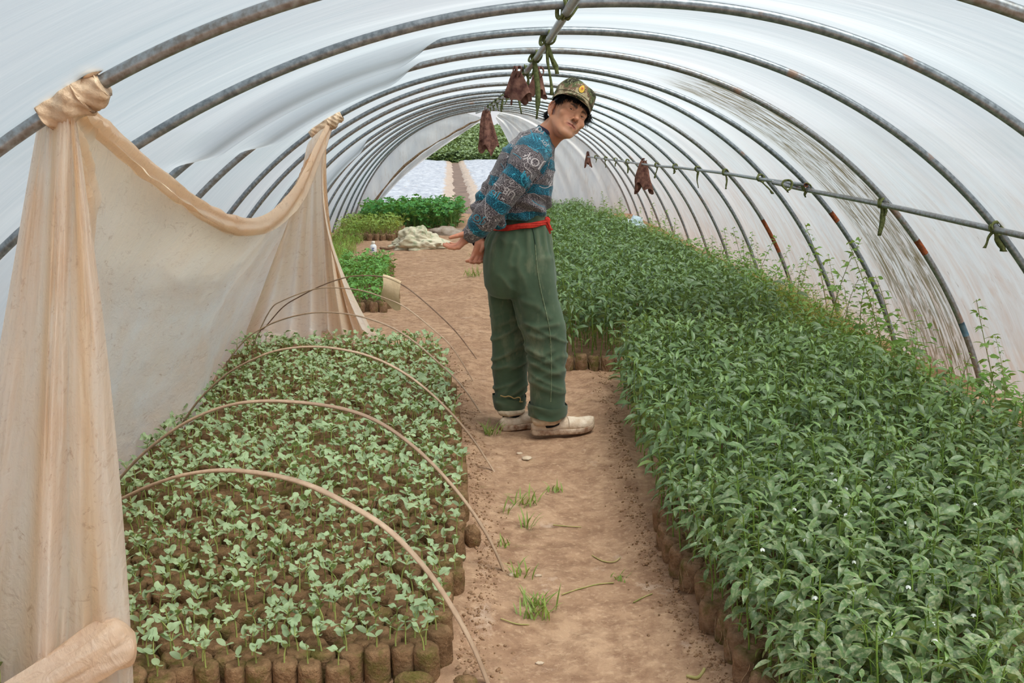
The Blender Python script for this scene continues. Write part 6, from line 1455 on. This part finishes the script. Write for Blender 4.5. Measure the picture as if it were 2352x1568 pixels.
# ---- long johns, socks, shoes
M_JOHN = simple('cream_knit', lin(216, 194, 166), lin(188, 164, 138), 40, .95, .1, .4); M_SOCK = simple('black_sock', lin(26, 26, 28), None, rough=.95); M_SHOE = simple('offwhite_canvas', lin(226, 208, 186), lin(198, 172, 146), 30, .85, .15, .3); M_SOLE = simple('muddy_rubber', lin(206, 182, 158), lin(138, 100, 76), 34, .8, .2, .3)
def shoe(heel, toe, W_, lab):
    d = toe-heel; d[2] = 0; L = np.linalg.norm(d); d /= L; s = np.cross([0, 0, 1.], d); n = 26; t = np.linspace(0, 1, n); base = np.array([heel[0], heel[1], max(gz(heel[0], heel[1]), gz(toe[0], toe[1]))+.001])
    wd = W_*np.interp(t, [0, .04, .15, .4, .62, .8, .93, .985, 1], [.22, .46, .66, .76, .98, 1.0, .80, .46, .18])*.5; hi_ = np.interp(t, [0, .05, .18, .33, .45, .6, .8, .95, 1], [.030, .042, .045, .047, .056, .054, .043, .034, .024]); lift = .020*np.clip((t-.72)/.28, 0, 1)**2
    def shell(z0, hs, ws, pw=.62):
        a = np.linspace(0, PI, 17); V = np.stack([base+d*(L*ti)+np.outer(np.cos(a)*w_*ws, s)+np.outer(z0+l_+np.sin(a)**pw*h_*hs, [0, 0, 1.]) for ti, w_, h_, l_ in zip(t, wd, hi_, lift)]); return V
    up_ = shell(.020, 1.0, .95); root = MB(); V = up_.reshape(-1, 3); F = grid_faces(n, 17)+[tuple(range(17)), tuple((n-1)*17+i for i in range(17))[::-1]]+[(i*17, i*17+16, (i+1)*17+16, (i+1)*17) for i in range(n-1)]; V = V+(.0018*fbm(V*40, 2, 3))[:, None]; o = root.add(V, F).build('shoe', M_SHOE, person); tag(o, lab)
    a = np.linspace(0, 2*PI, 24, endpoint=False); rows = []
    for z_, k in ((0, .96), (.004, 1.04), (.022, 1.06), (.026, 1.0)):
        out = np.concatenate([np.stack([base+d*(L*ti)+s*w_*k+np.array([0, 0, z_+l_]) for ti, w_, l_ in zip(t, wd, lift)]), np.stack([base+d*(L*ti)-s*w_*k+np.array([0, 0, z_+l_]) for ti, w_, l_ in zip(t[::-1], wd[::-1], lift[::-1])])]); rows.append(out)
    R_ = np.array(rows); m = R_.shape[1]; MB().add(R_.reshape(-1, 3), grid_faces(4, m, False, True)+[(i, i+1, m-2-i, m-1-i) for i in range(n-1)]+[(3*m+i, 3*m+m-1-i, 3*m+m-2-i, 3*m+i+1) for i in range(n-1)]).build('sole', M_SOLE, o)
    # vamp seam and elastic gore
    i = 14; arc = up_[i]*1.0+np.array([0, 0, .001]); V, F = tube(arc, .0016, 5); MB().add(V, F).build('vamp_seam', simple('shoe_seam', lin(176, 152, 128), None, rough=.9), o)
    j = np.arange(4, 14); P = up_[j, 4]+np.array([0, 0, .0012]); V, F = tube(spline(P, 24), .0014, 5); MB().add(V, F).build('side_stitch', simple('shoe_seam2', lin(172, 150, 130), None, rough=.9), o); return o
shoe(atz(1221, 996, 0), atz(1364, 985, 0.0), .098, 'near off-white slip-on shoe with muddy sole'); shoe(atz(1149, 980, 0), atz(1282, 962, 0), .098, 'far off-white slip-on shoe')
for (a1, b1), (a2, b2), Y in ((((1222, 951), (1290, 951)), ((1222, 969), (1286, 966)), YR-.005), (((1144, 936), (1204, 936)), ((1145, 949), (1203, 945)), YL-.03)):
    R_ = [ring(a1, b1, .066, Y, 40), ring(((a1[0]*.5+a2[0]*.5)-4, (a1[1]+a2[1])/2), ((b1[0]+b2[0])/2+3, (b1[1]+b2[1])/2), .072, Y, 40), ring(a2, b2, .066, Y, 40), ring((a2[0]+5, a2[1]), (b2[0]-5, b2[1]), .058, Y, 40)]; V, F = loft(R_, 4); V = V+(.003*fbm(V*30, 2, 5))[:, None]; MB().add(V, F).build('long_john_cuff', M_JOHN, person)
for (c0, c1, Y) in (((1262, 955), (1266, 974), YR), ((1176, 940), (1178, 968), YL-.03)):
    V, F = tube(spline(np.array([aty(*c0, Y), (aty(*c0, Y)+aty(*c1, Y))/2, aty(*c1, Y)]), 8), .052, 20, sq=(.9, 1)); MB().add(V, F).build('sock', M_SOCK, person)
